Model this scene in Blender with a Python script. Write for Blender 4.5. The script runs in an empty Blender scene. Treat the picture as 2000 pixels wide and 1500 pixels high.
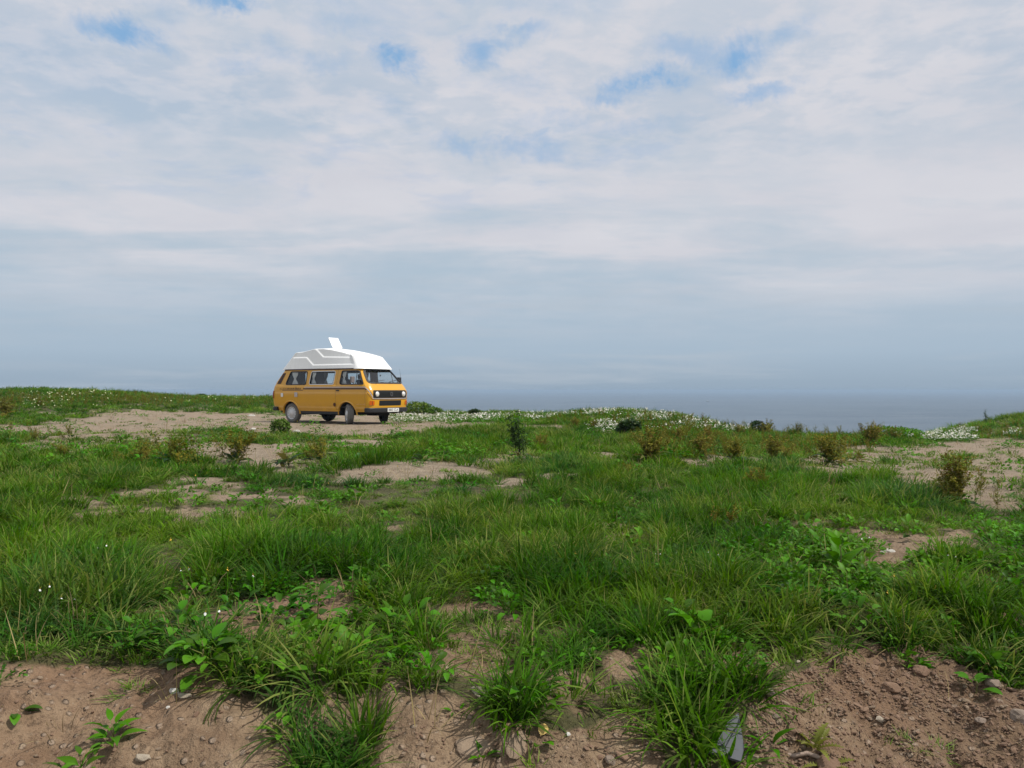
import bpy, bmesh, math, random
import numpy as np
from mathutils import Vector, Matrix, geometry
from math import radians, pi, sin, cos

# ------------------------------------------------------------------ camera, world, sun, exposure
SC = bpy.context.scene
COL = SC.collection
F, HZ = 1570.0, 762.0                       # focal length and horizon in pixels of the 2000 px photograph
EYE = 1.6
PITCH = (HZ - 750.0) / F
cam_d = bpy.data.cameras.new('camera'); cam = bpy.data.objects.new('camera', cam_d); COL.objects.link(cam)
cam_d.sensor_width = 36.0; cam_d.lens = 36.0 * F / 2000.0
cam_d.clip_start = 0.05; cam_d.clip_end = 80000
cam.location = (0, 0, EYE); cam.rotation_euler = (pi / 2 + PITCH, 0, 0)
SC.camera = cam
SUN_AZ, SUN_EL = radians(-20), radians(54)   # azimuth from +x towards +y
SUN_STRENGTH = 3.9
SKY_STRENGTH = 0.1
SC.view_settings.view_transform = 'Standard'; SC.view_settings.look = 'None'
SC.view_settings.exposure = 0.0; SC.view_settings.gamma = 1.0; SC.view_settings.use_curve_mapping = False
SC.render.engine = 'CYCLES'
SC.cycles.use_denoising = True
SC.cycles.max_bounces = 6; SC.cycles.diffuse_bounces = 3; SC.cycles.glossy_bounces = 3
SC.cycles.transmission_bounces = 4; SC.cycles.transparent_max_bounces = 12; SC.cycles.volume_bounces = 0
SC.cycles.sample_clamp_indirect = 4.0

def ray_dir(px, py):
    v = (750.0 - py) / F
    return np.array([(px - 1000.0) / F, cos(PITCH) - v * sin(PITCH), sin(PITCH) + v * cos(PITCH)])

class NT:
    """tiny node-tree helper"""
    def __init__(s, tree): s.t = tree
    def n(s, typ, _i=None, **kw):
        nd = s.t.nodes.new(typ)
        for k, v in kw.items(): setattr(nd, k, v)
        for k, v in (_i or {}).items():
            if isinstance(v, bpy.types.NodeSocket): s.t.links.new(v, nd.inputs[k])
            else: nd.inputs[k].default_value = v
        return nd
    def m(s, op, a, b=None, c=None, clamp=False):
        d = {0: a}
        if b is not None: d[1] = b
        if c is not None: d[2] = c
        nd = s.n('ShaderNodeMath', d, operation=op); nd.use_clamp = clamp
        return nd.outputs[0]
    def vm(s, op, a, b=None):
        d = {0: a}
        if b is not None: d[1] = b
        nd = s.n('ShaderNodeVectorMath', d, operation=op)
        return nd.outputs['Value'] if op in ('LENGTH', 'DOT_PRODUCT') else nd.outputs[0]
    def noise(s, vec, scale, detail=4, rough=.55, dist=0.0, out=0, dim='3D'):
        nd = s.n('ShaderNodeTexNoise', {'Scale': scale, 'Detail': detail, 'Roughness': rough, 'Distortion': dist}, noise_dimensions=dim)
        if vec is not None: s.t.links.new(vec, nd.inputs['Vector'])
        return nd.outputs[out]
    def mapr(s, v, a, b, c=0.0, d=1.0, smooth=True):
        nd = s.n('ShaderNodeMapRange', {0: v, 1: a, 2: b, 3: c, 4: d}, interpolation_type='SMOOTHSTEP' if smooth else 'LINEAR')
        return nd.outputs[0]
    def mix(s, fac, a, b):
        nd = s.n('ShaderNodeMix', data_type='RGBA')
        for k, v in ((0, fac), (6, a), (7, b)):
            if isinstance(v, bpy.types.NodeSocket): s.t.links.new(v, nd.inputs[k])
            elif k == 0: nd.inputs[k].default_value = v
            else: nd.inputs[k].default_value = (*v[:3], 1)
        return nd.outputs[2]
    def ramp(s, fac, stops):
        nd = s.n('ShaderNodeValToRGB', {0: fac}); e = nd.color_ramp.elements
        while len(e) < len(stops): e.new(0.5)
        for el, (p, c) in zip(e, stops): el.position = p; el.color = (*c, 1)
        return nd.outputs[0]

def build_world():
    w = bpy.data.worlds.new('World'); SC.world = w; w.use_nodes = True
    t = w.node_tree; t.nodes.clear(); N = NT(t)
    out = N.n('ShaderNodeOutputWorld')
    sky = N.n('ShaderNodeTexSky', sky_type='NISHITA', sun_disc=False)
    sky.sun_elevation = SUN_EL; sky.sun_rotation = pi / 2 - SUN_AZ
    sky.air_density = 1.0; sky.dust_density = 1.2; sky.ozone_density = 1.5
    g = N.n('ShaderNodeTexCoord').outputs['Generated']
    sep = N.n('ShaderNodeSeparateXYZ', {0: g})
    z = N.m('MAXIMUM', sep.outputs[2], 0.0)
    zz = N.m('ADD', z, 0.10)
    px = N.m('DIVIDE', sep.outputs[0], zz); py = N.m('DIVIDE', sep.outputs[1], zz)
    P = N.n('ShaderNodeCombineXYZ', {0: px, 1: py, 2: 0.0}).outputs[0]
    # the thin veil that covers most of the sky, bluer and darker towards the sea horizon
    veil = N.ramp(z, [(0.0, (.305, .392, .488)), (.045, (.388, .492, .60)), (.12, (.425, .53, .635)), (.21, (.46, .555, .65)),
                      (.34, (.47, .55, .66)), (.6, (.62, .66, .72)), (1.0, (.80, .82, .86))])
    big = N.noise(P, .75, 6, .55, .6)
    wide = N.noise(N.vm('MULTIPLY', P, (.55, 1.5, 1.0)), .9, 7, .6, .4)
    clump = N.noise(P, 3.2, 8, .58, .3)
    cl = N.m('ADD', N.m('MULTIPLY', big, .45), N.m('ADD', N.m('MULTIPLY', wide, .4), N.m('MULTIPLY', clump, .25)))
    cfac = N.mapr(cl, .42, .70)
    lowfade = N.mapr(z, .03, .20)
    # the broad pale pink band of cloud above mid sky, and the brighter right of it
    band = N.m('MULTIPLY', N.mapr(N.m('ADD', z, N.m('MULTIPLY', N.m('SUBTRACT', wide, .5), .35)), .13, .215), N.mapr(z, .30, .235, .0, 1.0))
    right = N.mapr(sep.outputs[0], .0, .5, .0, .35)
    cfac = N.m('MULTIPLY', N.m('ADD', N.m('ADD', cfac, right), N.m('MULTIPLY', band, .40)), lowfade)
    cfac = N.m('MINIMUM', cfac, 1.0)
    puff = N.m('MULTIPLY', N.mapr(N.m('ADD', N.m('MULTIPLY', N.noise(P, 3.6, 8, .6, .25), .55), N.m('MULTIPLY', N.noise(P, 9.0, 6, .6, .25), .45)), .42, .58, -.30, .36), N.mapr(z, .22, .34))
    cfac = N.m('MAXIMUM', N.m('MINIMUM', N.m('ADD', cfac, puff), 1.0), 0.0)
    streak = N.noise(N.n('ShaderNodeCombineXYZ', {0: N.m('MULTIPLY', sep.outputs[0], 2.2), 1: N.m('MULTIPLY', sep.outputs[1], .8), 2: N.m('MULTIPLY', z, 26.0)}).outputs[0], 1.6, 6, .6, .6)
    sfac = N.m('MULTIPLY', N.mapr(streak, .47, .70), N.mapr(z, .22, .03, 0.0, .55))
    white = N.mix(N.noise(P, 1.7, 4, .5), (.575, .59, .66), (.73, .73, .77))
    c = N.mix(cfac, veil, white)
    c = N.mix(sfac, c, (.47, .53, .60))
    # openings where clear blue shows between the clouds
    wob = N.noise(g, 13.0, 7, .68, .5, out=1)
    gd = N.vm('ADD', g, N.vm('MULTIPLY', N.vm('SUBTRACT', wob, (.5, .5, .5)), (.115, .115, .075)))
    tot = None
    gaps = [(235, 68, 42, 14, 1.), (445, 6, 45, 10, 1.), (470, 122, 26, 14, .4), (680, 40, 50, 14, .35), (778, 118, 36, 16, 1.), (935, 88, 32, 15, .8), (1005, 66, 40, 10, .6),
            (1428, 104, 40, 22, 1.), (1345, 100, 50, 16, .55), (1262, 166, 55, 15, 1.), (1190, 190, 40, 10, .7), (1482, 172, 40, 12, .7), (1530, 76, 30, 10, .5),
            (1030, 284, 55, 14, .55), (915, 286, 50, 12, .5), (1080, 240, 60, 12, .3), (590, 110, 60, 12, .3), (1100, 10, 60, 20, .25), (110, 150, 170, 60, .12), (1240, 250, 60, 10, .3)]
    for gx, gy, rx, ry, amt in gaps:
        d = ray_dir(gx, gy); d /= np.linalg.norm(d)
        sx, sy = rx / F * 1.15, ry / F * 1.2
        q = N.vm('MULTIPLY', N.vm('SUBTRACT', gd, tuple(d)), (1 / sx, .6 / sx, 1 / sy))
        v = N.mapr(N.vm('LENGTH', q), 1.9, .1, 0, amt)
        tot = v if tot is None else N.m('MAXIMUM', tot, v)
    rnd = N.m('MULTIPLY', N.mapr(N.noise(P, 1.15, 7, .6, .3), .58, .70, 0, .8), N.mapr(sep.outputs[1], .25, -.2))   # other openings, behind the camera
    veilgap = N.m('MULTIPLY', N.m('MULTIPLY', N.mapr(N.noise(P, 2.3, 8, .62, .3), .50, .66, 0, .30), N.mapr(z, .17, .27)), N.mapr(sep.outputs[0], .45, .1))
    tot = N.m('MULTIPLY', tot, N.mapr(N.noise(g, 30.0, 6, .65), .30, .55, .35, 1.0))
    gapf = N.m('MAXIMUM', N.m('MAXIMUM', tot, veilgap), rnd)
    blue = N.mix(.88, N.vm('MULTIPLY', sky.outputs[0], (.1, .1, .1)), (.21, .43, .72))
    c = N.mix(N.m('MULTIPLY', gapf, .9), c, blue)
    c = N.vm('MULTIPLY', c, (1 / SKY_STRENGTH,) * 3)
    bg = N.n('ShaderNodeBackground', {0: c, 1: SKY_STRENGTH})
    t.links.new(bg.outputs[0], out.inputs[0])
build_world()

sd = bpy.data.lights.new('sun', 'SUN'); so = bpy.data.objects.new('sun', sd); COL.objects.link(so)
sd.energy = SUN_STRENGTH; sd.angle = radians(.5); sd.color = (1, .96, .90)
sdir = Vector((cos(SUN_AZ) * cos(SUN_EL), sin(SUN_AZ) * cos(SUN_EL), sin(SUN_EL)))
so.rotation_euler = sdir.to_track_quat('Z', 'Y').to_euler(); so.location = (20, 0, 30)

# ------------------------------------------------------------------ helpers
rng = np.random.default_rng(7)
random.seed(7)

def _hash(ix, iy, seed):
    h = (ix * 374761393 + iy * 668265263 + seed * 1442695041) & 0xFFFFFFFF
    h = ((h ^ (h >> 13)) * 1274126177) & 0xFFFFFFFF
    return ((h ^ (h >> 16)) & 0xFFFF) / 65535.0
def vnoise(x, y, seed=0):
    x = np.asarray(x, float); y = np.asarray(y, float)
    ix = np.floor(x).astype(np.int64); iy = np.floor(y).astype(np.int64)
    fx = x - ix; fy = y - iy; fx = fx * fx * (3 - 2 * fx); fy = fy * fy * (3 - 2 * fy)
    a = _hash(ix, iy, seed); b = _hash(ix + 1, iy, seed); c = _hash(ix, iy + 1, seed); d = _hash(ix + 1, iy + 1, seed)
    return (a + (b - a) * fx) * (1 - fy) + (c + (d - c) * fx) * fy
def fbm(x, y, seed=0, octv=4, gain=.5):
    s = 0; amp = 1; tot = 0; x = np.asarray(x, float); y = np.asarray(y, float)
    for k in range(octv):
        s = s + amp * vnoise(x * 2 ** k + 17.3 * k, y * 2 ** k - 9.1 * k, seed + k); tot += amp; amp *= gain
    return s / tot
def sst(v, a, b):
    t = np.clip((np.asarray(v, float) - a) / (b - a), 0, 1); return t * t * (3 - 2 * t)

def mesh_np(name, verts, faces, smooth=True):
    me = bpy.data.meshes.new(name)
    verts = np.asarray(verts, dtype=np.float32).reshape(-1, 3); faces = np.asarray(faces, dtype=np.int32)
    k = faces.shape[1]
    me.vertices.add(len(verts)); me.vertices.foreach_set('co', verts.ravel())
    me.loops.add(faces.size); me.loops.foreach_set('vertex_index', faces.ravel())
    me.polygons.add(len(faces)); me.polygons.foreach_set('loop_start', np.arange(0, faces.size, k, dtype=np.int32))
    me.polygons.foreach_set('use_smooth', np.full(len(faces), smooth))
    me.update(calc_edges=True); me.validate()
    return me
def mesh_py(name, verts, faces, smooth=False):
    me = bpy.data.meshes.new(name); me.from_pydata([tuple(map(float, v)) for v in verts], [], [tuple(map(int, f)) for f in faces]); me.update()
    if smooth: me.polygons.foreach_set('use_smooth', [True] * len(me.polygons))
    return me
def link(name, me, mat=None, parent=None, **props):
    o = bpy.data.objects.new(name, me); COL.objects.link(o)
    if mat is not None and me is not None and not me.materials: me.materials.append(mat)
    if parent is not None: o.parent = parent
    for k, v in props.items(): o[k] = v
    return o
def thing(name, loc, rz, label, category, group=None):
    o = bpy.data.objects.new(name, None); COL.objects.link(o); o.empty_display_size = .1
    o.location = loc; o.rotation_euler = (0, 0, rz); o['label'] = label; o['category'] = category
    if group: o['group'] = group
    return o
class MB:
    def __init__(s): s.v = []; s.f = []
    def add(s, v, f):
        b = len(s.v); s.v += [tuple(p) for p in v]; s.f += [tuple(i + b for i in q) for q in f]; return s
    def box(s, x0, x1, y0, y1, z0, z1, M=None):
        v = [Vector((x, y, z)) for x in (x0, x1) for y in (y0, y1) for z in (z0, z1)]
        if M is not None: v = [M @ p for p in v]
        return s.add(v, [(0, 1, 3, 2), (4, 6, 7, 5), (0, 4, 5, 1), (2, 3, 7, 6), (0, 2, 6, 4), (1, 5, 7, 3)])
    def tube(s, pts, r, n=6, cap=True):
        pts = [Vector(p) for p in pts]; rs = r if hasattr(r, '__len__') else [r] * len(pts); v = []; f = []
        for i, p in enumerate(pts):
            t = (pts[min(i + 1, len(pts) - 1)] - pts[max(i - 1, 0)]).normalized()
            a = t.cross(Vector((0, 0, 1)) if abs(t.z) < .9 else Vector((1, 0, 0))).normalized(); b = t.cross(a)
            for k in range(n): v.append(p + rs[i] * (cos(2 * pi * k / n) * a + sin(2 * pi * k / n) * b))
        for i in range(len(pts) - 1):
            for k in range(n): f.append((i * n + k, i * n + (k + 1) % n, (i + 1) * n + (k + 1) % n, (i + 1) * n + k))
        if cap: f += [tuple(range(n))[::-1], tuple((len(pts) - 1) * n + k for k in range(n))]
        return s.add(v, f)
    def lathe(s, prof, n=28, M=None):
        """profile of (radius, axial) swept round the local Y axis"""
        v = []; f = []
        for r, a in prof:
            for k in range(n):
                p = Vector((r * cos(2 * pi * k / n), a, r * sin(2 * pi * k / n))); v.append(M @ p if M is not None else p)
        for i in range(len(prof) - 1):
            for k in range(n): f.append((i * n + k, i * n + (k + 1) % n, (i + 1) * n + (k + 1) % n, (i + 1) * n + k))
        return s.add(v, f)
    def mesh(s, name, smooth=False): return mesh_py(name, s.v, s.f, smooth)
    def link(s, name, mat, parent=None, smooth=False, **kw): return link(name, s.mesh(name, smooth), mat, parent, **kw)
def bevel(o, w=.01, seg=2):
    m = o.modifiers.new('bevel', 'BEVEL'); m.width = w; m.segments = seg; m.limit_method = 'ANGLE'; return o

# ------------------------------------------------------------------ materials
def mat_new(name):
    m = bpy.data.materials.new(name); m.use_nodes = True; m.node_tree.nodes.clear(); N = NT(m.node_tree)
    N.out = N.n('ShaderNodeOutputMaterial'); return m, N
def simple(name, col, rough=.6, var=.12, scale=6.0, metal=0.0, coat=0.0, bump=0.0, bscale=40.0, spec=.5):
    m, N = mat_new(name); tc = N.n('ShaderNodeTexCoord').outputs['Object']
    n = N.noise(tc, scale, 5, .6)
    a = tuple(c * (1 - var) for c in col); b = tuple(min(1, c * (1 + var)) for c in col)
    c = N.mix(n, a, b)
    bs = N.n('ShaderNodeBsdfPrincipled', {'Base Color': c, 'Roughness': N.m('ADD', N.m('MULTIPLY', n, .12), rough - .06), 'Metallic': metal, 'Coat Weight': coat, 'Coat Roughness': .12, 'Specular IOR Level': spec})
    if bump:
        bp = N.n('ShaderNodeBump', {'Height': N.noise(tc, bscale, 4, .6), 'Strength': bump, 'Distance': .02}); m.node_tree.links.new(bp.outputs[0], bs.inputs['Normal'])
    m.node_tree.links.new(bs.outputs[0], N.out.inputs[0]); return m

def worn(name, col, dust, rough=.35, coat=.5, low=.9, amt=.5, streak=.25):
    """paint with road dust low down and faint weather streaks"""
    m, N = mat_new(name); tc = N.n('ShaderNodeTexCoord').outputs['Object']; sp = N.n('ShaderNodeSeparateXYZ', {0: tc})
    n = N.noise(tc, 4.0, 6, .65); n2 = N.noise(N.vm('MULTIPLY', tc, (9.0, 9.0, 1.2)), 1.0, 5, .6); n3 = N.noise(tc, 1.1, 3, .5)
    c = N.mix(n3, tuple(q * .93 for q in col), tuple(min(1, q * 1.05) for q in col))
    d = N.m('MULTIPLY', N.mapr(sp.outputs[2], low, .35, 0, amt), N.mapr(n, .30, .62)); st = N.m('MULTIPLY', N.mapr(n2, .52, .74), streak)
    f = N.m('MAXIMUM', d, st); c = N.mix(f, c, dust)
    bs = N.n('ShaderNodeBsdfPrincipled', {'Base Color': c, 'Roughness': N.m('ADD', rough, N.m('MULTIPLY', f, .5)), 'Coat Weight': coat, 'Coat Roughness': .15})
    m.node_tree.links.new(bs.outputs[0], N.out.inputs[0]); return m
def leaf_mat(name, dark, light, dry, dryamt=.1, trans=.3, rough=.5, patch=.45, blueish=0.0, tip=True):
    m, N = mat_new(name); L = m.node_tree.links
    pos = N.n('ShaderNodeNewGeometry').outputs['Position']
    rnd = N.n('ShaderNodeObjectInfo').outputs['Random']
    n1 = N.noise(pos, patch, 4, .6)
    f = N.m('ADD', N.m('MULTIPLY', N.mapr(n1, .36, .66), .62), N.m('MULTIPLY', rnd, .38))
    c = N.mix(f, dark, light)
    c = N.mix(N.mapr(N.noise(N.vm('ADD', pos, (31.0, 7.0, 0)), .33, 4, .6), .50, .66, 0, blueish), c, (.030, .115, .030))
    c = N.mix(N.mapr(N.noise(N.vm('ADD', pos, (3.0, 57.0, 0)), 1.3, 5, .68), .48, .68, 0, blueish * .62), c, (.180, .250, .020))
    at = N.n('ShaderNodeAttribute', attribute_name='tint').outputs['Fac']     # blade to blade difference
    hsv = N.n('ShaderNodeHueSaturation', {'Hue': N.m('ADD', .5, N.m('MULTIPLY', N.m('SUBTRACT', at, .5), .035)), 'Saturation': N.m('ADD', .96, N.m('MULTIPLY', at, .16)), 'Value': N.m('ADD', .55, N.m('MULTIPLY', at, 1.0)), 'Color': c})
    hm = N.n('ShaderNodeAttribute', attribute_name='tall').outputs['Fac']
    dn = N.mapr(N.m('ADD', N.m('MULTIPLY', at, .5), N.m('MULTIPLY', N.noise(pos, .9, 3, .5), .5)), .64 - dryamt, .80 - dryamt)
    c = N.mix(N.m('MULTIPLY', dn, N.m('MULTIPLY', hm, .8)) if tip else N.m('MULTIPLY', dn, .6), hsv.outputs[0], dry)
    bs = N.n('ShaderNodeBsdfPrincipled', {'Base Color': c, 'Roughness': rough, 'Specular IOR Level': .12})
    tr = N.n('ShaderNodeBsdfTranslucent', {'Color': N.mix(.5, c, N.vm('MULTIPLY', c, (1.5, 1.5, .5)))})
    mx = N.n('ShaderNodeMixShader', {0: trans}); L.new(bs.outputs[0], mx.inputs[1]); L.new(tr.outputs[0], mx.inputs[2])
    L.new(mx.outputs[0], N.out.inputs[0]); return m

M = {}
M['grass'] = leaf_mat('grass_blades', (.013, .066, .004), (.096, .222, .012), (.33, .27, .10), .065, trans=.42, rough=.6, blueish=.6)
M['weed'] = leaf_mat('weed_leaves', (.026, .115, .006), (.092, .225, .012), (.16, .17, .05), .04, trans=.3, rough=.45)
M['short'] = leaf_mat('short_growth', (.045, .130, .008), (.130, .215, .018), (.27, .21, .11), .16, trans=.25)
M['straw'] = leaf_mat('dry_stalks', (.20, .15, .07), (.30, .23, .12), (.34, .27, .15), .1, trans=.2, rough=.6)
M['dockleaf'] = leaf_mat('dock_leaves', (.022, .075, .022), (.070, .145, .038), (.28, .16, .07), .05, trans=.25, rough=.38, tip=False)
M['rust'] = leaf_mat('rusty_seed_heads', (.25, .125, .026), (.23, .19, .035), (.11, .18, .025), .34, trans=.15, rough=.7, patch=1.2, tip=False)
M['olive'] = leaf_mat('olive_seed_heads', (.09, .15, .016), (.18, .20, .03), (.25, .13, .02), .24, trans=.2, rough=.7, patch=1.2, tip=False)
M['stem'] = simple('plant_stems', (.12, .11, .035), .6)
M['darkleaf'] = leaf_mat('dark_bush_leaves', (.020, .050, .014), (.045, .085, .025), (.10, .09, .04), .04, trans=.2, rough=.5, tip=False)
M['paleleaf'] = leaf_mat('pale_leaves', (.13, .23, .04), (.22, .32, .06), (.30, .30, .10), .04, trans=.3, rough=.45, tip=False)
M['limeleaf'] = leaf_mat('lime_leaves', (.22, .28, .04), (.32, .36, .07), (.4, .36, .12), .04, trans=.3, rough=.45, tip=False)
M['petal'] = simple('daisy_petals', (.80, .80, .74), .6, .05)
M['cream'] = simple('cream_umbels', (.42, .42, .24), .7, .1)
M['yolk'] = simple('daisy_centres', (.55, .36, .03), .7, .1)

# ------------------------------------------------------------------ the lie of the land
VAN = (-5.60, 25.95, .555)
def land_edge(x, y):
    """distance from the camera to the cliff edge, by bearing"""
    b = np.arctan2(x, y)
    k = np.radians([-180, -100, -60, -32, -17, -13, -9, -4, 0, 3, 5, 10, 12.5, 16, 27, 29.5, 32.5, 40, 60, 100, 180])
    e = [900, 700, 140, 62, 60, 46, 42, 40, 38, 33, 30, 29, 28, 28, 28, 36, 44, 60, 140, 700, 900]
    return np.interp(b, k, e)
def height(x, y):
    x = np.asarray(x, float); y = np.asarray(y, float); r = np.hypot(x, y); yy = np.maximum(y, .5); s = x / yy
    z = .45 + .11 * sst(r, 10, 24)
    front = (y > 0)
    # ridge on the left behind the track
    z = z + front * (.80 * sst(r, 30, 46) * (.55 * sst(-s, .13, .30) + .45 * sst(-s, .30, .62)) + .24 * np.exp(-((x + 24) / 5.0) ** 2 - ((y - 43) / 7.0) ** 2))
    # low mound with the daisies
    z = z + .26 * np.exp(-((x - 3.6) / 2.9) ** 2 - ((y - 26.5) / 4.0) ** 2)
    # the ground sinks to the right and rises again in a far hill
    z = z - front * .42 * sst(s, .17, .34) * sst(r, 11, 22)
    z = z + front * .62 * sst(s, .50, .70) * sst(r, 24, 37)
    z = z - front * .10 * sst(s, -.16, -.02) * sst(r, 30, 38)
    n = (fbm(x * .35, y * .35, 3, 3) - .5) * .16 * sst(r, 3, 9) + (fbm(x * 1.3, y * 1.3, 11, 4) - .5) * .11
    dv = np.hypot(x - VAN[0], (y - VAN[1]))
    w = sst(dv, 2.6, 6.5)
    z = VAN[2] * (1 - w) + z * w + n * (.12 + .88 * w)
    # the soil bank in the foreground falls to the road the camera stands on
    wob = (fbm(x * .9, y * 0 + 2.1, 21, 3) - .5) * .5
    top = 3.30 + .75 * sst(x, .9, 1.7) + wob
    foot = 2.15 + wob * .5
    t = sst(y, foot, top)
    t = .35 * np.clip((y - foot) / (top - foot), 0, 1) + .65 * t
    near = sst(r, 60, 30)
    bank = z * t + (-.02) * (1 - t)
    z = np.where(y < top, bank * 1.0, z)
    rough = sst(y, foot - .4, foot + .3) * (1 - sst(y, top + .1, top + 1.2)) * sst(6 - np.abs(x), 0, 2)
    z = z + rough * ((fbm(x * 5.5, y * 5.5, 31, 4, .6) - .5) * .13 + sst(x, .4, 1.4) * (fbm(x * 12, y * 12, 33, 4, .65) - .5) * .085)
    # erosion runnels on the bank
    z = z - rough * .035 * sst(fbm(x * 4.2 + y * 1.2, y * .8, 35, 3), .52, .68)
    e = land_edge(x, y)
    drop = np.clip(r - e, 0, None)
    z = z - (drop ** 1.25) * .9 * (1 + .3 * (vnoise(x * .3, y * .3, 5) - .5))
    return np.maximum(z, -24.0)
def project(x, y, z):
    x = np.asarray(x, float); dz = np.asarray(z, float) - EYE
    dep = y * cos(PITCH) + dz * sin(PITCH); up = -y * sin(PITCH) + dz * cos(PITCH)
    dep = np.maximum(dep, 1e-3)
    return 1000 + F * x / dep, 750 - F * up / dep
_D = np.concatenate([[1.9], 1.95 * 1.018 ** np.arange(1, 210)]); _D = _D[_D < 78]
def ground_at(px, py):
    """ground point seen at pixel (px, py) of the photograph (vectorised)"""
    px = np.atleast_1d(np.asarray(px, float)); py = np.atleast_1d(np.asarray(py, float)); v = (750 - py) / F
    d = np.stack([(px - 1000) / F, cos(PITCH) - v * sin(PITCH), sin(PITCH) + v * cos(PITCH)], 1); d /= d[:, 1:2]
    X = d[:, 0:1] * _D; Y = np.broadcast_to(_D[None, :], X.shape); below = (EYE + d[:, 2:3] * _D) < height(X, Y)
    ok = below.any(1); idx = np.maximum(below.argmax(1), 1); lo = _D[idx - 1].copy(); hi = _D[idx].copy()
    for _ in range(6):
        m = (lo + hi) / 2; b = (EYE + d[:, 2] * m) < height(d[:, 0] * m, m); hi = np.where(b, m, hi); lo = np.where(b, lo, m)
    m = (lo + hi) / 2; p = np.stack([d[:, 0] * m, m, height(d[:, 0] * m, m)], 1); p[~ok] = np.nan
    return p
def ground_hit(px, py):
    """one point; a pixel just above the skyline slides down to the land"""
    for k in range(60):
        g = ground_at(px, py + k)[0]
        if not np.isnan(g[0]) and np.hypot(g[0], g[1]) < land_edge(g[0], g[1]) + .5: return g
    return g

BARE = [(140, 840, 230, 9, 1), (450, 824, 330, 15, 1.2), (300, 808, 120, 5, .9), (250, 858, 200, 12, .55), (120, 872, 120, 13, .6), (470, 884, 115, 18, 1.2), (650, 870, 150, 8, 1), (560, 905, 110, 10, .9),
        (800, 922, 150, 17, 1.3), (480, 912, 90, 9, .9), (425, 998, 85, 17, 1.0), (660, 838, 190, 13, 1.3), (850, 832, 120, 9, 1.1), (660, 824, 220, 13, 1.4), (930, 826, 60, 5, .7), (300, 975, 90, 12, .5),
        (575, 1165, 95, 36, 1.3), (500, 1195, 90, 30, 1.1), (435, 1235, 85, 40, 1.3), (310, 1060, 60, 30, .35),
        (1740, 895, 190, 24, .95), (1920, 905, 170, 36, 1.1), (1960, 880, 120, 22, 1), (1640, 925, 60, 18, .8), (1830, 935, 90, 20, .9), (1400, 902, 70, 10, .8), (1480, 898, 80, 9, .7), (1880, 872, 60, 14, .9),
        (1790, 1062, 110, 16, .8), (1700, 1040, 60, 16, .6), (1730, 1090, 110, 16, .4), (1130, 866, 40, 7, .5), (1180, 892, 34, 8, .7), (1010, 885, 26, 8, .6), (930, 1195, 80, 28, .8), (1020, 1240, 70, 30, .7), (1760, 1085, 150, 18, .9), (1240, 1290, 60, 40, .7), (1490, 1300, 90, 30, .8), (880, 1250, 40, 25, .4),
        (700, 1260, 40, 24, .5), (1080, 1335, 60, 25, .3), (1960, 960, 70, 20, .5)]
BX = [-400, 0, 300, 420, 490, 530, 545, 700, 730, 760, 850, 900, 1000, 1100, 1230, 1290, 1310, 1440, 1465, 1560, 1700, 1800, 1880, 1950, 2000, 2400]
BY = [1280, 1292, 1296, 1312, 1390, 1460, 1600, 1600, 1470, 1385, 1352, 1372, 1415, 1445, 1400, 1425, 1600, 1520, 1350, 1290, 1236, 1240, 1275, 1305, 1325, 1400]
def bare_mask(x, y, z=None):
    z = height(x, y) if z is None else z
    px, py = project(x, y, z)
    k = np.clip((py - HZ) / 300, .08, 1.2)
    n1 = fbm(x * 1.1, y * 1.1, 41, 4) - .5; n2 = fbm(x * 5, y * 5, 47, 4) - .5
    qx = px + n1 * 190 * k + n2 * 50 * k; qy = py + (fbm(x * 1.3 + 9, y * 1.3, 43, 4) - .5) * 90 * k + n2 * 26 * k
    m = np.zeros_like(px)
    for cx, cy, rx, ry, a in BARE:
        d = np.sqrt(((qx - cx) / rx) ** 2 + ((qy - cy) / ry) ** 2)
        m = np.maximum(m, a * sst(d, 1.35, .65))
    bb = np.interp(px, BX, BY) + n1 * 90 + n2 * 70
    m = np.maximum(m, sst(py, bb - 18, bb + 22) * (y > 0) * (z < .6) * (np.hypot(x, y) < 7))
    # thin worn spots everywhere
    m = np.maximum(m, .80 * sst(.6 * fbm(x * .8, y * .8, 53, 4) + .4 * fbm(x * 3.1, y * 3.1, 57, 3), .56, .68))
    m = np.where(y <= .3, sst(fbm(x * .3, y * .3, 59, 3), .45, .6), m)
    return np.clip(m, 0, 1)

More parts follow.
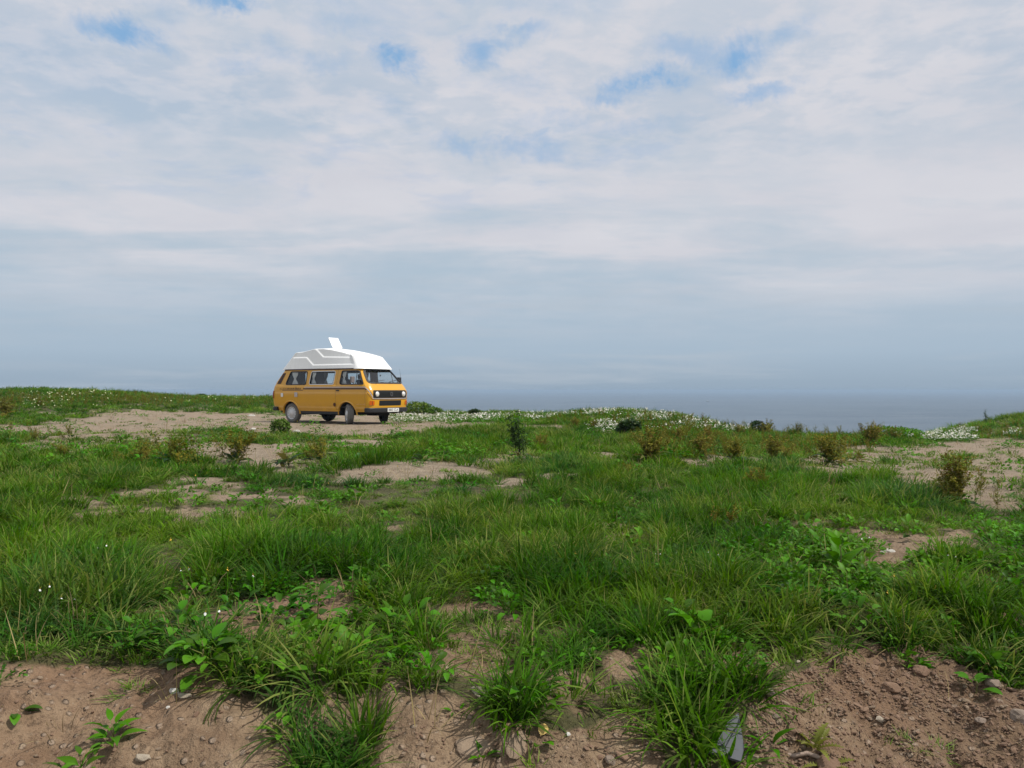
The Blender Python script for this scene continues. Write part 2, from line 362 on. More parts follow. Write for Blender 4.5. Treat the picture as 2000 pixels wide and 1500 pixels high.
def build_ground():
    r = np.concatenate([[.4, .8, 1.2, 1.5, 1.7, 1.85], 1.95 * 1.0105 ** np.arange(0, 340), ])
    r = np.concatenate([r, r[-1] * 1.035 ** np.arange(1, 90)]); r = r[r < 1200]
    a = np.radians(np.concatenate([np.arange(-42, 42.01, .16), np.arange(45, 316, 4.5)]))
    A, R = np.meshgrid(a, r); X = R * np.sin(A); Y = R * np.cos(A); Z = height(X, Y)
    nr, na = X.shape; v = np.stack([X, Y, Z], -1).reshape(-1, 3)
    i = np.arange(nr - 1)[:, None] * na; j = np.arange(na)[None, :]; j2 = (j + 1) % na
    f = np.stack([i + j, i + j2, i + na + j2, i + na + j], -1).reshape(-1, 4)
    c = len(v); v = np.vstack([v, [[0, 0, height(0., .01)]]])
    me = mesh_np('ground', v, f)
    bm = bare_mask(v[:, 0], v[:, 1], v[:, 2])
    at = me.attributes.new('bare', 'FLOAT', 'POINT'); at.data.foreach_set('value', bm.astype(np.float32))
    m, N = mat_new('soil'); L = m.node_tree.links
    pos = N.n('ShaderNodeNewGeometry').outputs['Position']; sp = N.n('ShaderNodeSeparateXYZ', {0: pos})
    bare = N.n('ShaderNodeAttribute', attribute_name='bare').outputs['Fac']
    n1 = N.noise(pos, .7, 5, .6); n2 = N.noise(pos, 6, 6, .65); n3 = N.noise(pos, 38, 5, .7)
    near = N.mix(N.mapr(n2, .3, .7), (.200, .132, .080), (.335, .240, .152))
    near = N.mix(N.mapr(n1, .45, .65, 0, .6), near, (.235, .135, .080))
    red = N.m('MULTIPLY', N.mapr(sp.outputs[0], .5, 2.2), N.mapr(sp.outputs[1], 5.5, 3.5))
    near = N.mix(N.m('MULTIPLY', red, .6), near, (.150, .095, .057))
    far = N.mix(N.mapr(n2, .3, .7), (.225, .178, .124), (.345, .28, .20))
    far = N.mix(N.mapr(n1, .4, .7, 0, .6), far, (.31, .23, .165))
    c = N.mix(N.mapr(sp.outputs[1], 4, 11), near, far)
    # pebble speckle and dark crumbs
    vo = N.n('ShaderNodeTexVoronoi', {'Vector': pos, 'Scale': 26.0, 'Randomness': 1.0}); vd = vo.outputs['Distance']
    vc = N.n('ShaderNodeSeparateColor', {0: vo.outputs['Color']}).outputs[0]
    peb = N.m('MULTIPLY', N.mapr(vd, .42, .22), N.mapr(vc, .62, .70))
    c = N.mix(N.m('MULTIPLY', peb, .55), c, (.42, .33, .25))
    c = N.mix(N.mapr(n3, .52, .30, 0, .75), c, (.085, .055, .035))
    c = N.mix(N.mapr(N.noise(pos, 90, 3, .6), .62, .75, 0, .5), c, (.46, .38, .29))
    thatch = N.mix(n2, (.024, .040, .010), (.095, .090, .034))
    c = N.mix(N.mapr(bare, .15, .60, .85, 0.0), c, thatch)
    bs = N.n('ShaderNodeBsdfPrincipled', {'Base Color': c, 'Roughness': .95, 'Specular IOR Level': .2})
    h = N.m('ADD', N.m('ADD', N.m('MULTIPLY', n2, .9), N.m('MULTIPLY', n3, .45)), N.m('ADD', N.m('MULTIPLY', peb, .35), N.m('MULTIPLY', N.noise(pos, 110, 3, .7), .16)))
    bp = N.n('ShaderNodeBump', {'Height': h, 'Strength': 1.0, 'Distance': .05}); L.new(bp.outputs[0], bs.inputs['Normal'])
    L.new(bs.outputs[0], N.out.inputs[0])
    link('ground', me, m, kind='structure')
build_ground()

def build_sea():
    n = 96; rr = [5, 40, 120, 300, 700, 1500, 3000, 6000, 12000, 24000]; v = []; f = []
    for r in rr:
        for k in range(n): v.append((r * cos(2 * pi * k / n), r * sin(2 * pi * k / n), -20.0))
    for i in range(len(rr) - 1):
        for k in range(n): f.append((i * n + k, i * n + (k + 1) % n, (i + 1) * n + (k + 1) % n, (i + 1) * n + k))
    f.append(tuple(range(n)))
    me = mesh_py('sea', v, f)
    m, N = mat_new('sea_water'); L = m.node_tree.links
    pos = N.n('ShaderNodeNewGeometry').outputs['Position']
    big = N.noise(N.vm('MULTIPLY', pos, (.0016, .0055, 1)), 1.0, 5, .6, .5)
    sm = N.noise(N.vm('MULTIPLY', pos, (.010, .028, 1)), 1.0, 6, .7)
    c = N.mix(N.mapr(big, .35, .65), (.068, .104, .142), (.108, .148, .190))
    c = N.mix(N.mapr(sm, .42, .66, 0, .55), c, (.165, .20, .235))
    bs = N.n('ShaderNodeBsdfPrincipled', {'Base Color': c, 'Roughness': .42, 'Specular IOR Level': .35, 'IOR': 1.33})
    h = N.m('ADD', N.noise(N.vm('MULTIPLY', pos, (.05, .16, 1)), 1.0, 6, .7), N.m('MULTIPLY', N.noise(pos, .7, 4, .6), .25))
    bp = N.n('ShaderNodeBump', {'Height': h, 'Strength': 1.0, 'Distance': 3.2}); L.new(bp.outputs[0], bs.inputs['Normal'])
    L.new(bs.outputs[0], N.out.inputs[0])
    link('sea', me, m, kind='structure')
build_sea()

# ------------------------------------------------------------------ the camper van
M['yellow'] = worn('yellow_orange_paint', (.68, .335, .010), (.26, .15, .05), .34, .6, .75, .30, .07)
M['yellow_dk'] = M['yellow']
M['white_grp'] = worn('white_moulded_roof', (.88, .88, .86), (.52, .50, .45), .45, .1, -5, 0, .22)
M['black'] = simple('black_plastic', (.016, .016, .018), .55, .2)
M['rubber'] = simple('window_rubber', (.02, .02, .022), .6, .2)
M['tyre'] = simple('dusty_tyre', (.15, .145, .135), .85, .2, 12)
M['tyre_dark'] = simple('dark_tyre', (.035, .034, .033), .85, .2, 12)
M['rim'] = simple('silver_wheel', (.62, .62, .62), .4, .10)
M['chrome'] = simple('bright_trim', (.72, .71, .69), .3, .04, metal=.5)
M['silver'] = simple('silver_stripe', (.50, .44, .42), .5, .05)
M['brown'] = simple('brown_stripe', (.060, .028, .022), .5, .08)
M['lining'] = simple('cabin_lining', (.16, .13, .11), .9, .1)
M['inside'] = simple('dark_trim', (.03, .032, .036), .8, .15)
M['cabinet'] = simple('cabinet_board', (.10, .115, .125), .7, .1)
M['curtain'] = simple('pale_curtain', (.70, .68, .66), .9, .06)
M['seat'] = simple('seat_cloth', (.05, .05, .06), .9, .15)
M['under'] = simple('underbody', (.012, .012, .012), .9, .2)
M['orange'] = simple('amber_lens', (.60, .12, .01), .25, .08)
M['redlens'] = simple('red_lens', (.35, .01, .01), .25, .08)
M['plate'] = simple('plate_white', (.78, .78, .74), .4, .04)
M['ink'] = simple('plate_letters', (.02, .02, .02), .5, .1)
M['faint'] = simple('faint_lettering', (.76, .46, .16), .5, .05)
M['cap'] = simple('fuel_cap', (.10, .03, .01), .5, .1)
def glass_mat():
    m, N = mat_new('window_glass'); L = m.node_tree.links
    fc = N.n('ShaderNodeLayerWeight', {'Blend': .5}).outputs['Facing']; fr = N.m('ADD', .04, N.m('MULTIPLY', N.m('POWER', fc, 5.0), .9))
    tr = N.n('ShaderNodeBsdfTransparent', {'Color': (.86, .90, .90, 1)})
    gl = N.n('ShaderNodeBsdfGlossy', {'Roughness': .03, 'Color': (1, 1, 1, 1)})
    mx = N.n('ShaderNodeMixShader', {0: N.m('MINIMUM', N.m('MULTIPLY', fr, 1.5), .9)}); L.new(tr.outputs[0], mx.inputs[1]); L.new(gl.outputs[0], mx.inputs[2])
    L.new(mx.outputs[0], N.out.inputs[0]); return m
M['glass'] = glass_mat()
def lens_mat():
    m, N = mat_new('headlight_lens'); L = m.node_tree.links
    bs = N.n('ShaderNodeBsdfPrincipled', {'Base Color': (.86, .84, .80, 1), 'Roughness': .12, 'Metallic': .25, 'Coat Weight': 1.0})
    w = N.n('ShaderNodeTexWave', {'Vector': N.n('ShaderNodeTexCoord').outputs['Object'], 'Scale': 22.0})
    bp = N.n('ShaderNodeBump', {'Height': w.outputs[1], 'Strength': .3, 'Distance': .004}); L.new(bp.outputs[0], bs.inputs['Normal'])
    L.new(bs.outputs[0], N.out.inputs[0]); return m
M['lens'] = lens_mat()

ZK = [.34, .45, .50, .51, .60, .85, .965, .975, 1.05, 1.16, 1.22, 1.30, 1.72, 1.80]
LW = dict(zip(ZK, [.845, .870, .888, .882, .900, .912, .912, .902, .900, .893, .868, .858, .770, .755]))
LF = dict(zip(ZK, [2.13, 2.18, 2.20, 2.20, 2.21, 2.225, 2.225, 2.225, 2.20, 2.13, 2.095, 2.03, 1.66, 1.58]))
LR = dict(zip(ZK, [-2.04, -2.09, -2.11, -2.11, -2.13, -2.15, -2.15, -2.15, -2.14, -2.11, -2.09, -2.05, -1.72, -1.66]))
LFR = [.14, .14, .14, .14, .14, .14, .14, .14, .14, .15, .17, .20, .26, .26]
_zk = np.array(ZK); _w = np.array([LW[k] for k in ZK]); _f = np.array([LF[k] for k in ZK]); _r = np.array([LR[k] for k in ZK]); _c = np.array(LFR)
UF, UC, US = .76, .22, 3.9; UT = 2 * UF + 2 * UC + US
def P0(u, z):
    u = np.asarray(u, float); z = np.asarray(z, float); u = (u + UT) % (2 * UT) - UT
    sg = np.where(u < 0, -1.0, 1.0); u = np.abs(u)
    W = np.interp(z, _zk, _w); xf = np.interp(z, _zk, _f); xr = np.interp(z, _zk, _r); r = np.interp(z, _zk, _c); rr = np.full_like(r, .13)
    b1, b2, b3, b4 = UF, UF + UC, UF + UC + US, UF + 2 * UC + US
    a = np.clip((u - b1) / UC, 0, 1) * pi / 2; t = np.clip((u - b2) / US, 0, 1); a2 = np.clip((u - b3) / UC, 0, 1) * pi / 2
    x = np.where(u < b1, xf, np.where(u < b2, xf - r + r * np.cos(a), np.where(u < b3, (xf - r) * (1 - t) + (xr + rr) * t, np.where(u < b4, xr + rr - rr * np.sin(a2), xr))))
    y = np.where(u < b1, (W - r) * u / UF, np.where(u < b2, W - r + r * np.sin(a), np.where(u < b3, W, np.where(u < b4, W - rr + rr * np.cos(a2), (W - rr) * (UT - u) / UF))))
    x = x - .06 * (y / W) ** 2 * np.clip((x - (xf - r - .6)) / .6, 0, 1) + .03 * (y / W) ** 2 * np.clip(((xr + rr + .4) - x) / .4, 0, 1)
    return np.stack([x, y * sg, z], -1)
def P(u, z, off=0.0):
    u = np.asarray(u, float); z = np.asarray(z, float) * np.ones_like(u); p = P0(u, z)
    if np.any(off != 0):
        du = P0(u + .01, z) - P0(u - .01, z); dz = P0(u, z + .012) - P0(u, z - .012)
        n = np.cross(du, dz); n /= np.linalg.norm(n, axis=-1, keepdims=True) + 1e-9
        c = p - np.array([0, 0, 1.0]); c[..., 2] = 0; s = np.sign((n * c).sum(-1, keepdims=True)); n = n * s
        p = p + n * (np.asarray(off)[..., None] if np.ndim(off) else off)
    return p
_us = np.linspace(UF * .3, UT - UF * .3, 700)
def Ux(x, z, side=-1):
    xs = P0(_us, np.full_like(_us, z))[:, 0]; u = np.interp(-x, -xs, _us)
    return -u if side < 0 else u
def xz(pts, side=-1):
    out = []
    for i, (x, z) in enumerate(pts):          # long edges are split so that they stay straight on the curved shell
        x2, z2 = pts[(i + 1) % len(pts)]; n = max(1, int(math.hypot(x2 - x, z2 - z) / .12))
        out += [(Ux(x + (x2 - x) * k / n, z + (z2 - z) * k / n, side), z + (z2 - z) * k / n) for k in range(n)]
    return out
def rpoly(pts, r, n=5):
    out = []; k = len(pts); pts = [np.array(p, float) for p in pts]
    for i in range(k):
        p, a, b = pts[i], pts[i - 1], pts[(i + 1) % k]; va = (a - p); vb = (b - p); la, lb = np.linalg.norm(va), np.linalg.norm(vb)
        rr = min(r, la * .45, lb * .45); s = p + va / la * rr; e = p + vb / lb * rr
        for j in range(n + 1): t = j / n; out.append(tuple((1 - t) ** 2 * s + 2 * t * (1 - t) * p + t * t * e))
    return out
def RX(pts, side, r, n=5):      # rounded in metres along the van first, then laid on the shell
    return [(Ux(x, z, side), z) for x, z in dens(rpoly(pts, r, n), .12)]
def dens(poly, h=.05):
    out = []
    for i, p in enumerate(poly):
        q = poly[(i + 1) % len(poly)]; L = math.hypot(q[0] - p[0], q[1] - p[1]); n = max(1, int(math.ceil(L / h)))
        for j in range(n): out.append((p[0] + (q[0] - p[0]) * j / n, p[1] + (q[1] - p[1]) * j / n))
    return out
def area(p): return .5 * sum(p[i - 1][0] * p[i][1] - p[i][0] * p[i - 1][1] for i in range(len(p)))
def offp(poly, d):
    """grow (d > 0) or shrink a polygon"""
    k = len(poly); s = 1 if area(poly) > 0 else -1; out = []
    for i in range(k):
        a, b = poly[i - 1], poly[(i + 1) % k]; t = np.array([b[0] - a[0], b[1] - a[1]]); t /= np.linalg.norm(t) + 1e-9
        out.append((poly[i][0] + t[1] * d * s, poly[i][1] - t[0] * d * s))
    return out
def inside(pts, poly):
    pts = np.asarray(pts); c = np.zeros(len(pts), bool); poly = np.asarray(poly)
    for i in range(len(poly)):
        a, b = poly[i - 1], poly[i]
        m = ((a[1] > pts[:, 1]) != (b[1] > pts[:, 1])) & (pts[:, 0] < (b[0] - a[0]) * (pts[:, 1] - a[1]) / (b[1] - a[1] + 1e-12) + a[0]); c ^= m
    return c
def panel_geo(outer, holes=(), off=0.0, du=.085, h=.05, zrows=None):
    outer = dens(outer, h); holes = [dens(q, h) for q in holes]
    loops = [outer] + holes; V = []; E = []
    for lp in loops:
        b = len(V); V += lp; E += [(b + i, b + (i + 1) % len(lp)) for i in range(len(lp))]
    o = np.array(outer); g = []
    zr = [z for z in (zrows or [.40, .45, .4995, .5105, .56, .62, .70, .78, .86, .92, .964, .976, 1.01, 1.05, 1.09, 1.13, 1.16, 1.19, 1.22, 1.26, 1.31, 1.38, 1.46, 1.54, 1.62, 1.68]) if o[:, 1].min() + .012 < z < o[:, 1].max() - .012]
    us = np.arange(o[:, 0].min() + .02, o[:, 0].max() - .02, du)
    if len(us) and zr:
        g = np.array([(u + (du * .0 if k % 2 else 0), z) for k, z in enumerate(zr) for u in us])
        keep = inside(g, offp(outer, -.012)) if len(outer) > 3 else np.ones(len(g), bool)
        for q in holes: keep &= ~inside(g, offp(q, .012))
        V += [tuple(p) for p in g[keep]]
    vs, es, fs, *_ = geometry.delaunay_2d_cdt([Vector(p) for p in V], E, [], 0, 1e-5)
    vs = np.array([(p.x, p.y) for p in vs]); fs = np.array([f[:] for f in fs]); c = vs[fs].mean(1)
    keep = inside(c, outer)
    for q in holes: keep &= ~inside(c, q)
    return vs, fs[keep]
def panel(name, mat, parent, outer, holes=(), off=0.0, smooth=True, **kw):
    vs, fs = panel_geo(outer, holes, off, **kw)
    return link(name, mesh_py(name, P(vs[:, 0], vs[:, 1], off), fs, smooth), mat, parent)
def frame_ring(name, mat, parent, poly, grow=.016, shrink=.012, o1=.009, o2=-.032):
    poly = dens(poly, .06); A = np.array(offp(poly, grow)); B = np.array(offp(poly, -shrink)); k = len(poly)
    v = np.vstack([P(A[:, 0], A[:, 1], 0.0), P(A[:, 0], A[:, 1], o1), P(B[:, 0], B[:, 1], o1), P(B[:, 0], B[:, 1], o2)])
    f = [(l * k + i, l * k + (i + 1) % k, (l + 1) * k + (i + 1) % k, (l + 1) * k + i) for l in range(3) for i in range(k)]
    return link(name, mesh_py(name, v, f), mat, parent)
def ribbon(name, mat, parent, path, w, off=.004):
    """a stripe of width w along a (u, z) path"""
    pts = dens(path + [path[-1]], .05)[:-1] if len(path) > 1 else path
    pts = [p for i, p in enumerate(pts) if i == 0 or math.hypot(p[0] - pts[i - 1][0], p[1] - pts[i - 1][1]) > 1e-6]
    a = np.array(pts); cut = np.argmin(np.hypot(*(a - np.array(path[-1])).T)); a = a[:cut + 1]
    t = np.gradient(a, axis=0); t /= np.linalg.norm(t, axis=1, keepdims=True); n = np.stack([-t[:, 1], t[:, 0]], 1) * w / 2
    A, B = a + n, a - n; k = len(a); v = np.vstack([P(A[:, 0], A[:, 1], off), P(B[:, 0], B[:, 1], off)])
    return link(name, mesh_py(name, v, [(i, i + 1, k + i + 1, k + i) for i in range(k - 1)]), mat, parent)
def band_solid(name, mat, parent, u0, u1, z0, z1, oi, oo, bev=.012):
    us = np.linspace(u0, u1, max(3, int(abs(u1 - u0) / .05))); k = len(us); zc = (z0 + z1) / 2; L = []
    for z, o in ((z0, oi), (z0 + .01, oo - bev), (z0 + .03, oo), (z1 - .03, oo), (z1 - .01, oo - bev), (z1, oi)):
        p = P(us, np.full(k, zc), o); p[:, 2] = z; L.append(p)
    v = np.vstack(L); f = [(l * k + i, l * k + i + 1, ((l + 1) % 6) * k + i + 1, ((l + 1) % 6) * k + i) for l in range(6) for i in range(k - 1)]
    f += [tuple(l * k for l in range(6)), tuple(l * k + k - 1 for l in range(6))[::-1]]
    return link(name, mesh_py(name, v, f), mat, parent)

AX = 1.23; WR = .312; AR = .375
def arch_poly(cx, side, r=AR, zc=.31, n=18):
    return [(Ux(cx + r * cos(t), max(zc + r * 1.0 * sin(t), .30), side), zc + r * 1.0 * sin(t)) for t in np.linspace(-.35, pi + .35, n)]

def build_van():
    van = thing('camper_van', VAN, radians(-32.6), 'yellow orange camper van with a white high roof, parked on the bare track', 'camper van')
    ZB, ZT = .385, 1.715
    win = {}
    for s in (-1, 1):
        win['rear', s] = RX([(-1.49, 1.225), (-.57, 1.225), (-.57, 1.635), (-1.34, 1.635)], s, .06)
        win['mid', s] = RX([(-.42, 1.225), (.64, 1.225), (.67, 1.635), (-.38, 1.635)], s, .07)
        win['door', s] = RX([(.91, 1.225), (1.88, 1.225), (1.60, 1.635), (.94, 1.635)], s, .06)
    screen = rpoly([(-.83, 1.26), (.83, 1.26), (.80, 1.685), (-.80, 1.685)], .10, 7)
    back = rpoly([(-UT + .64, 1.28), (-UT - .64, 1.28), (-UT - .58, 1.64), (-UT + .58, 1.64)], .08)
    arches = [arch_poly(c, s) for c in (AX, -AX) for s in (-1, 1)]
    # the shell's seam lies on the far side behind the door
    us = 3.45; shift = lambda q: [(p[0] - 2 * UT if p[0] > us else p[0], p[1]) for p in q]
    def doorp(s, x0=.77):
        a = arch_poly(AX, s, AR + .012)
        up = [(x0, .44), (x0, 1.69), (1.585, 1.69), (1.92, 1.215), (1.99, 1.15), (2.00, .44)]
        return RX(up, s, .03, 2)
    outer = [(us - 2 * UT, ZB), (us, ZB), (us, ZT), (us - 2 * UT, ZT)]
    near_door, far_door = doorp(-1), doorp(1, .80)
    gate = rpoly([(-UT + .80, .62), (-UT - .80, .62), (-UT - .72, 1.69), (-UT + .72, 1.69)], .05)
    far_door_s = shift(far_door)
    holes = [near_door, gate, win['rear', -1], win['mid', -1], shift(win['rear', 1]), shift(win['mid', 1]), screen, arches[0], shift(arches[1]), arches[2], shift(arches[3])]
    fdh = far_door if min(p[0] for p in far_door) < us and max(p[0] for p in far_door) <= us else far_door_s
    holes.append(fdh)
    body = panel('body', M['yellow'], van, outer, holes)
    lin_h = [offp(win[k], .004) for k in (('rear', -1), ('mid', -1), ('door', -1))] + [shift(offp(win[k], .004)) for k in (('rear', 1), ('mid', 1))] + [offp(win['door', 1], .004)] + [offp(screen, .004), offp(back, .004)]
    wells = [arch_poly(c, s, AR + .03) for c in (AX, -AX) for s in (-1, 1)]
    lin_h += [wells[0], shift(wells[1]), wells[2], shift(wells[3])]
    panel('cabin_lining', M['lining'], van, [(us - 2 * UT, .52), (us, .52), (us, 1.70), (us - 2 * UT, 1.70)], lin_h, off=-.034)
    # doors
    for s, dp in ((-1, near_door), (1, far_door)):
        d = panel('door', M['yellow'], van, offp(dp, -.006), [win['door', s], arch_poly(AX, s)])
        h = band_solid('handle', M['black'], d, Ux(.92, 1.03, s), Ux(.80, 1.03, s), 1.015, 1.05, .0, .03, .004)
    tg = panel('tailgate', M['yellow'], van, offp(gate, -.006), [back])
    band_solid('handle', M['black'], tg, -UT + .12, -UT - .12, .80, .84, 0, .03, .004)
    # glazing
    for (k, s), q in list(win.items()):
        wn = panel('window', M['glass'], van, q, off=-.012, h=.09, du=.2)
        fr = frame_ring('frame', M['chrome'] if k == 'mid' else M['rubber'], wn, q, **(dict(grow=.012, shrink=.008) if k == 'mid' else {}))
        if k == 'mid': frame_ring('rubber', M['rubber'], wn, offp(q, -.010), grow=.0, shrink=.014, o1=.008)
        if k == 'door':
            pt = P(np.array([Ux(1.57, 1.225, s), Ux(1.545, 1.635, s)]), np.array([1.225, 1.635]), .002)
            MB().tube([pt[0], pt[1]], .011, 6).link('quarter_light_bar', M['rubber'], wn)
    ws = panel('windscreen', M['glass'], van, screen, off=-.012, h=.08, du=.12); frame_ring('frame', M['rubber'], ws, screen, grow=.022, shrink=.02)
    bw = panel('rear_window', M['glass'], van, back, off=-.012, h=.08, du=.12); frame_ring('frame', M['rubber'], bw, back)
    # raised lips round the wheel arches
    for c in (AX, -AX):
        for s in (-1, 1):
            th = np.linspace(-.05, pi + .05, 26); z = .31 + AR * np.sin(th); u = np.array([Ux(c + AR * cos(t), max(.31 + AR * sin(t), .34), s) for t in th])
            u2 = np.array([Ux(c + (AR + .035) * cos(t), max(.31 + (AR + .035) * sin(t), .34), s) for t in th]); z2 = .31 + (AR + .035) * np.sin(th)
            L = [P(u2, z2, .0), P((u2 + u) / 2, (z2 + z) / 2, .024), P(u, z, .026), P(u, z, -.05)]; v = np.vstack(L); k = len(th)
            link('wheel_arch', mesh_py('wheel_arch', v, [(l * k + i, l * k + i + 1, (l + 1) * k + i + 1, (l + 1) * k + i) for l in range(3) for i in range(k - 1)], True), M['yellow'], van)
            mb = MB(); prof = [(AR + .004, 0), (AR + .004, .42)]; v = []; n = 16
            for i in range(n):
                t = pi * i / (n - 1) if True else 0
                for yy in (.84, .45): v.append((c + (AR + .006) * cos(t), s * yy, .31 + (AR + .006) * sin(t)))
            mb.add(v, [(2 * i, 2 * i + 1, 2 * i + 3, 2 * i + 2) for i in range(n - 1)] + [tuple(2 * i + 1 for i in range(n))])
            mb.link('wheel_well', M['under'], van)
    # stripes, decals
    for s in (-1, 1):
        g = lambda x, z: (Ux(x, z, s), z)
        e = -1 if s < 0 else 1
        ribbon('stripe', M['silver'], van, [g(-.60, 1.135), g(1.98, 1.135), (e * (UF + .16), 1.10), (e * (UF - .02), .795), (0, .785)], .030)
        ribbon('stripe', M['brown'], van, [g(-.66, 1.088), g(1.96, 1.088), (e * (UF + .17), 1.06)], .040)
        ribbon('stripe', M['brown'], van, [(e * (UF + .21), 1.02), (e * (UF + .02), .765), (0, .758)], .013)
        ribbon('stripe', M['brown'], van, [(e * (UF + .10), 1.03), (e * (UF + .02), .90)], .014)
        ribbon('stripe', M['brown'], van, [g(-1.62, 1.045), g(-.66, 1.045)], .018)
        # slanting script too small to read: strokes of uneven height, as in the photograph
        rr = random.Random(4); mb = MB(); x = -1.74
        while x < -.78:
            hh = rr.choice([.045, .05, .055, .085]); wd = rr.uniform(.012, .022); sl = rr.uniform(-.02, .03)
            if x < -1.6: hh *= .6
            q = [(x, 1.065), (x + wd, 1.065), (x + wd + sl, 1.065 + hh), (x + sl, 1.065 + hh)]
            uz = np.array([g(*p) for p in q]); mb.add(P(uz[:, 0], uz[:, 1], .004), [(0, 1, 2, 3)])
            if rr.random() < .6:
                q = [(x, 1.072), (x + .045, 1.088), (x + .045, 1.102), (x, 1.086)]; uz = np.array([g(*p) for p in q]); mb.add(P(uz[:, 0], uz[:, 1], .005), [(0, 1, 2, 3)])
            x += rr.uniform(.034, .050)
        mb.link('script_lettering', M['brown'], van, kind='stuff')
        mb = MB(); x = 1.62
        while x < 1.98:
            hh = rr.choice([.02, .025, .045]); q = [(x, .60), (x + .014, .60), (x + .022, .60 + hh), (x + .008, .60 + hh)]
            uz = np.array([g(*p) for p in q]); mb.add(P(uz[:, 0], uz[:, 1], .004), [(0, 1, 2, 3)]); x += rr.uniform(.022, .034)
        mb.link('small_lettering', M['faint'], van, kind='stuff')
    # appliance hatches and filler cap on the near side
    o1 = panel('vent_cover', M['plate'], van, RX([(-1.66, .83), (-1.55, .83), (-1.55, .95), (-1.66, .95)], -1, .01, 2), off=.014, h=.1)
    o2 = panel('hookup_cover', M['silver'], van, RX([(-1.03, .83), (-.90, .83), (-.90, .97), (-1.03, .97)], -1, .01, 2), off=.014, h=.1)
    ribbon('rim', M['chrome'], o2, xz([(-.90, .83), (-.90, .965)]), .02, .018)
    th = np.linspace(0, 2 * pi, 17)[:-1]
    panel('fuel_cap', M['cap'], van, xz([(.73 + .055 * cos(t), .60 + .06 * sin(t)) for t in th]), off=.012, h=.1)
    for s in (-1, 1):   # rear air intakes with slats
        q = RX([(-1.90, 1.25), (-1.72, 1.25), (-1.55, 1.60), (-1.68, 1.60)], s, .02, 2)
        ai = panel('air_intake', M['cap'], van, q, off=.004, h=.1)
        for k in range(6):
            z = 1.275 + k * .055; t = (z - 1.25) / .35; x0 = -1.90 + .22 * t; x1 = -1.72 + .17 * t
            ribbon('slat', M['ink'], ai, [(Ux(x0, z, s), z), (Ux(x1, z, s), z)], .022, .012)
        # roof gutter
        us_ = [Ux(-1.70, 1.70, s), Ux(1.60, 1.70, s)]
        band_solid('gutter', M['brown'], van, us_[0], us_[1], 1.690, 1.712, 0, .018, .004)
    # nose
    gr = panel('grille', M['black'], van, rpoly([(-.73, .825), (.73, .825), (.73, 1.025), (-.73, 1.025)], .03, 3), off=.006)
    for k in range(7):
        z = .847 + k * .026; ribbon('slat', M['under'], gr, [(-.52, z), (.52, z)], .012, .016)
    frame_ring('trim', M['rubber'], gr, rpoly([(-.74, .815), (.74, .815), (.74, 1.035), (-.74, 1.035)], .03, 3), grow=.004, shrink=.008, o1=.014, o2=.002)
    # round emblem: a ring with a V over a W
    cx = float(P0(0., .925)[0]) + .02
    em = MB().lathe([(.062, .0), (.062, .008), (.053, .008), (.053, 0)], 24, Matrix.Translation((cx, 0, .925)) @ Matrix.Rotation(-pi / 2, 4, 'Z'))
    for a, b in (((-.024, .050), (0, .006)), ((.024, .050), (0, .006)), ((-.046, .024), (-.022, -.046)), ((.046, .024), (.022, -.046)), ((-.022, -.046), (0, -.004)), ((.022, -.046), (0, -.004))):
        em.tube([(cx + .004, a[0], .925 + a[1]), (cx + .004, b[0], .925 + b[1])], .0045, 4)
    em.link('emblem', simple('grey_emblem', (.13, .13, .14), .4), gr)
    for y in (-.605, .605):
        b = P0(np.array(abs(y) * UF / .76 * (1 if y > 0 else -1)), np.array(.925)); T = Matrix.Translation((b[0] + .012, y, .925)) @ Matrix.Rotation(-pi / 2, 4, 'Z') @ Matrix.Rotation(0, 4, 'X')
        hl = MB().lathe([(.0, .038), (.04, .035), (.065, .026), (.082, .010), (.088, -.01)], 24, T).link('headlight', M['lens'], van, True)
        MB().lathe([(.088, -.01), (.095, .016), (.104, .010), (.104, -.01)], 24, T).link('ring', M['black'], hl)
    g2 = panel('lower_grille', M['black'], van, rpoly([(-.50, .575), (.50, .575), (.50, .735), (-.50, .735)], .02, 2), off=.005)
    for k in range(5): ribbon('slat', M['under'], g2, [(-.48, .60 + k * .027), (.48, .60 + k * .027)], .011, .014)
    for e in (-1, 1):
        ind = panel('indicator', M['orange'], van, rpoly([(e * .70, .595), (e * .86, .595), (e * .86, .72), (e * .70, .72)], .015, 2), off=.014)
        ribbon('trim', M['cap'], ind, [(e * .78, .60), (e * .78, .715)], .012, .018)
        tl = panel('tail_light', M['redlens'], van, rpoly([(-UT + e * .84, .78), (-UT + e * .97, .78), (-UT + e * .97, 1.02), (-UT + e * .84, 1.02)], .01, 2), off=.012)
    u_f = UF + UC - .02; u_r = UT - UF - UC - .12
    band_solid('front_bumper', M['black'], van, -u_f, u_f, .36, .515, .0, .085)
    band_solid('rear_bumper', M['black'], van, u_r, 2 * UT - u_r, .375, .515, .0, .085)
    # plates with the registration
    for fx, rz, nm in ((float(P0(0., .435)[0]) + .090, 0, 'number_plate'), (float(P0(UT, .70)[0]) - .012, pi, 'number_plate')):
        pz = .437 if rz == 0 else .70
        Mx = Matrix.Translation((fx, 0, pz)) @ Matrix.Rotation(rz, 4, 'Z')
        if rz == 0: Mx = Matrix.Translation((fx, .06, pz)) 
        pl = MB().box(0, .008, -.26, .26, -.056, .056, Mx).link(nm, M['plate'], van)
        cu = bpy.data.curves.new('registration', 'FONT'); cu.body = 'B802 CLA'; cu.align_x = 'CENTER'; cu.align_y = 'CENTER'; cu.size = .105; cu.extrude = .001; cu.space_character = 1.02
        to = bpy.data.objects.new('registration', cu); COL.objects.link(to)
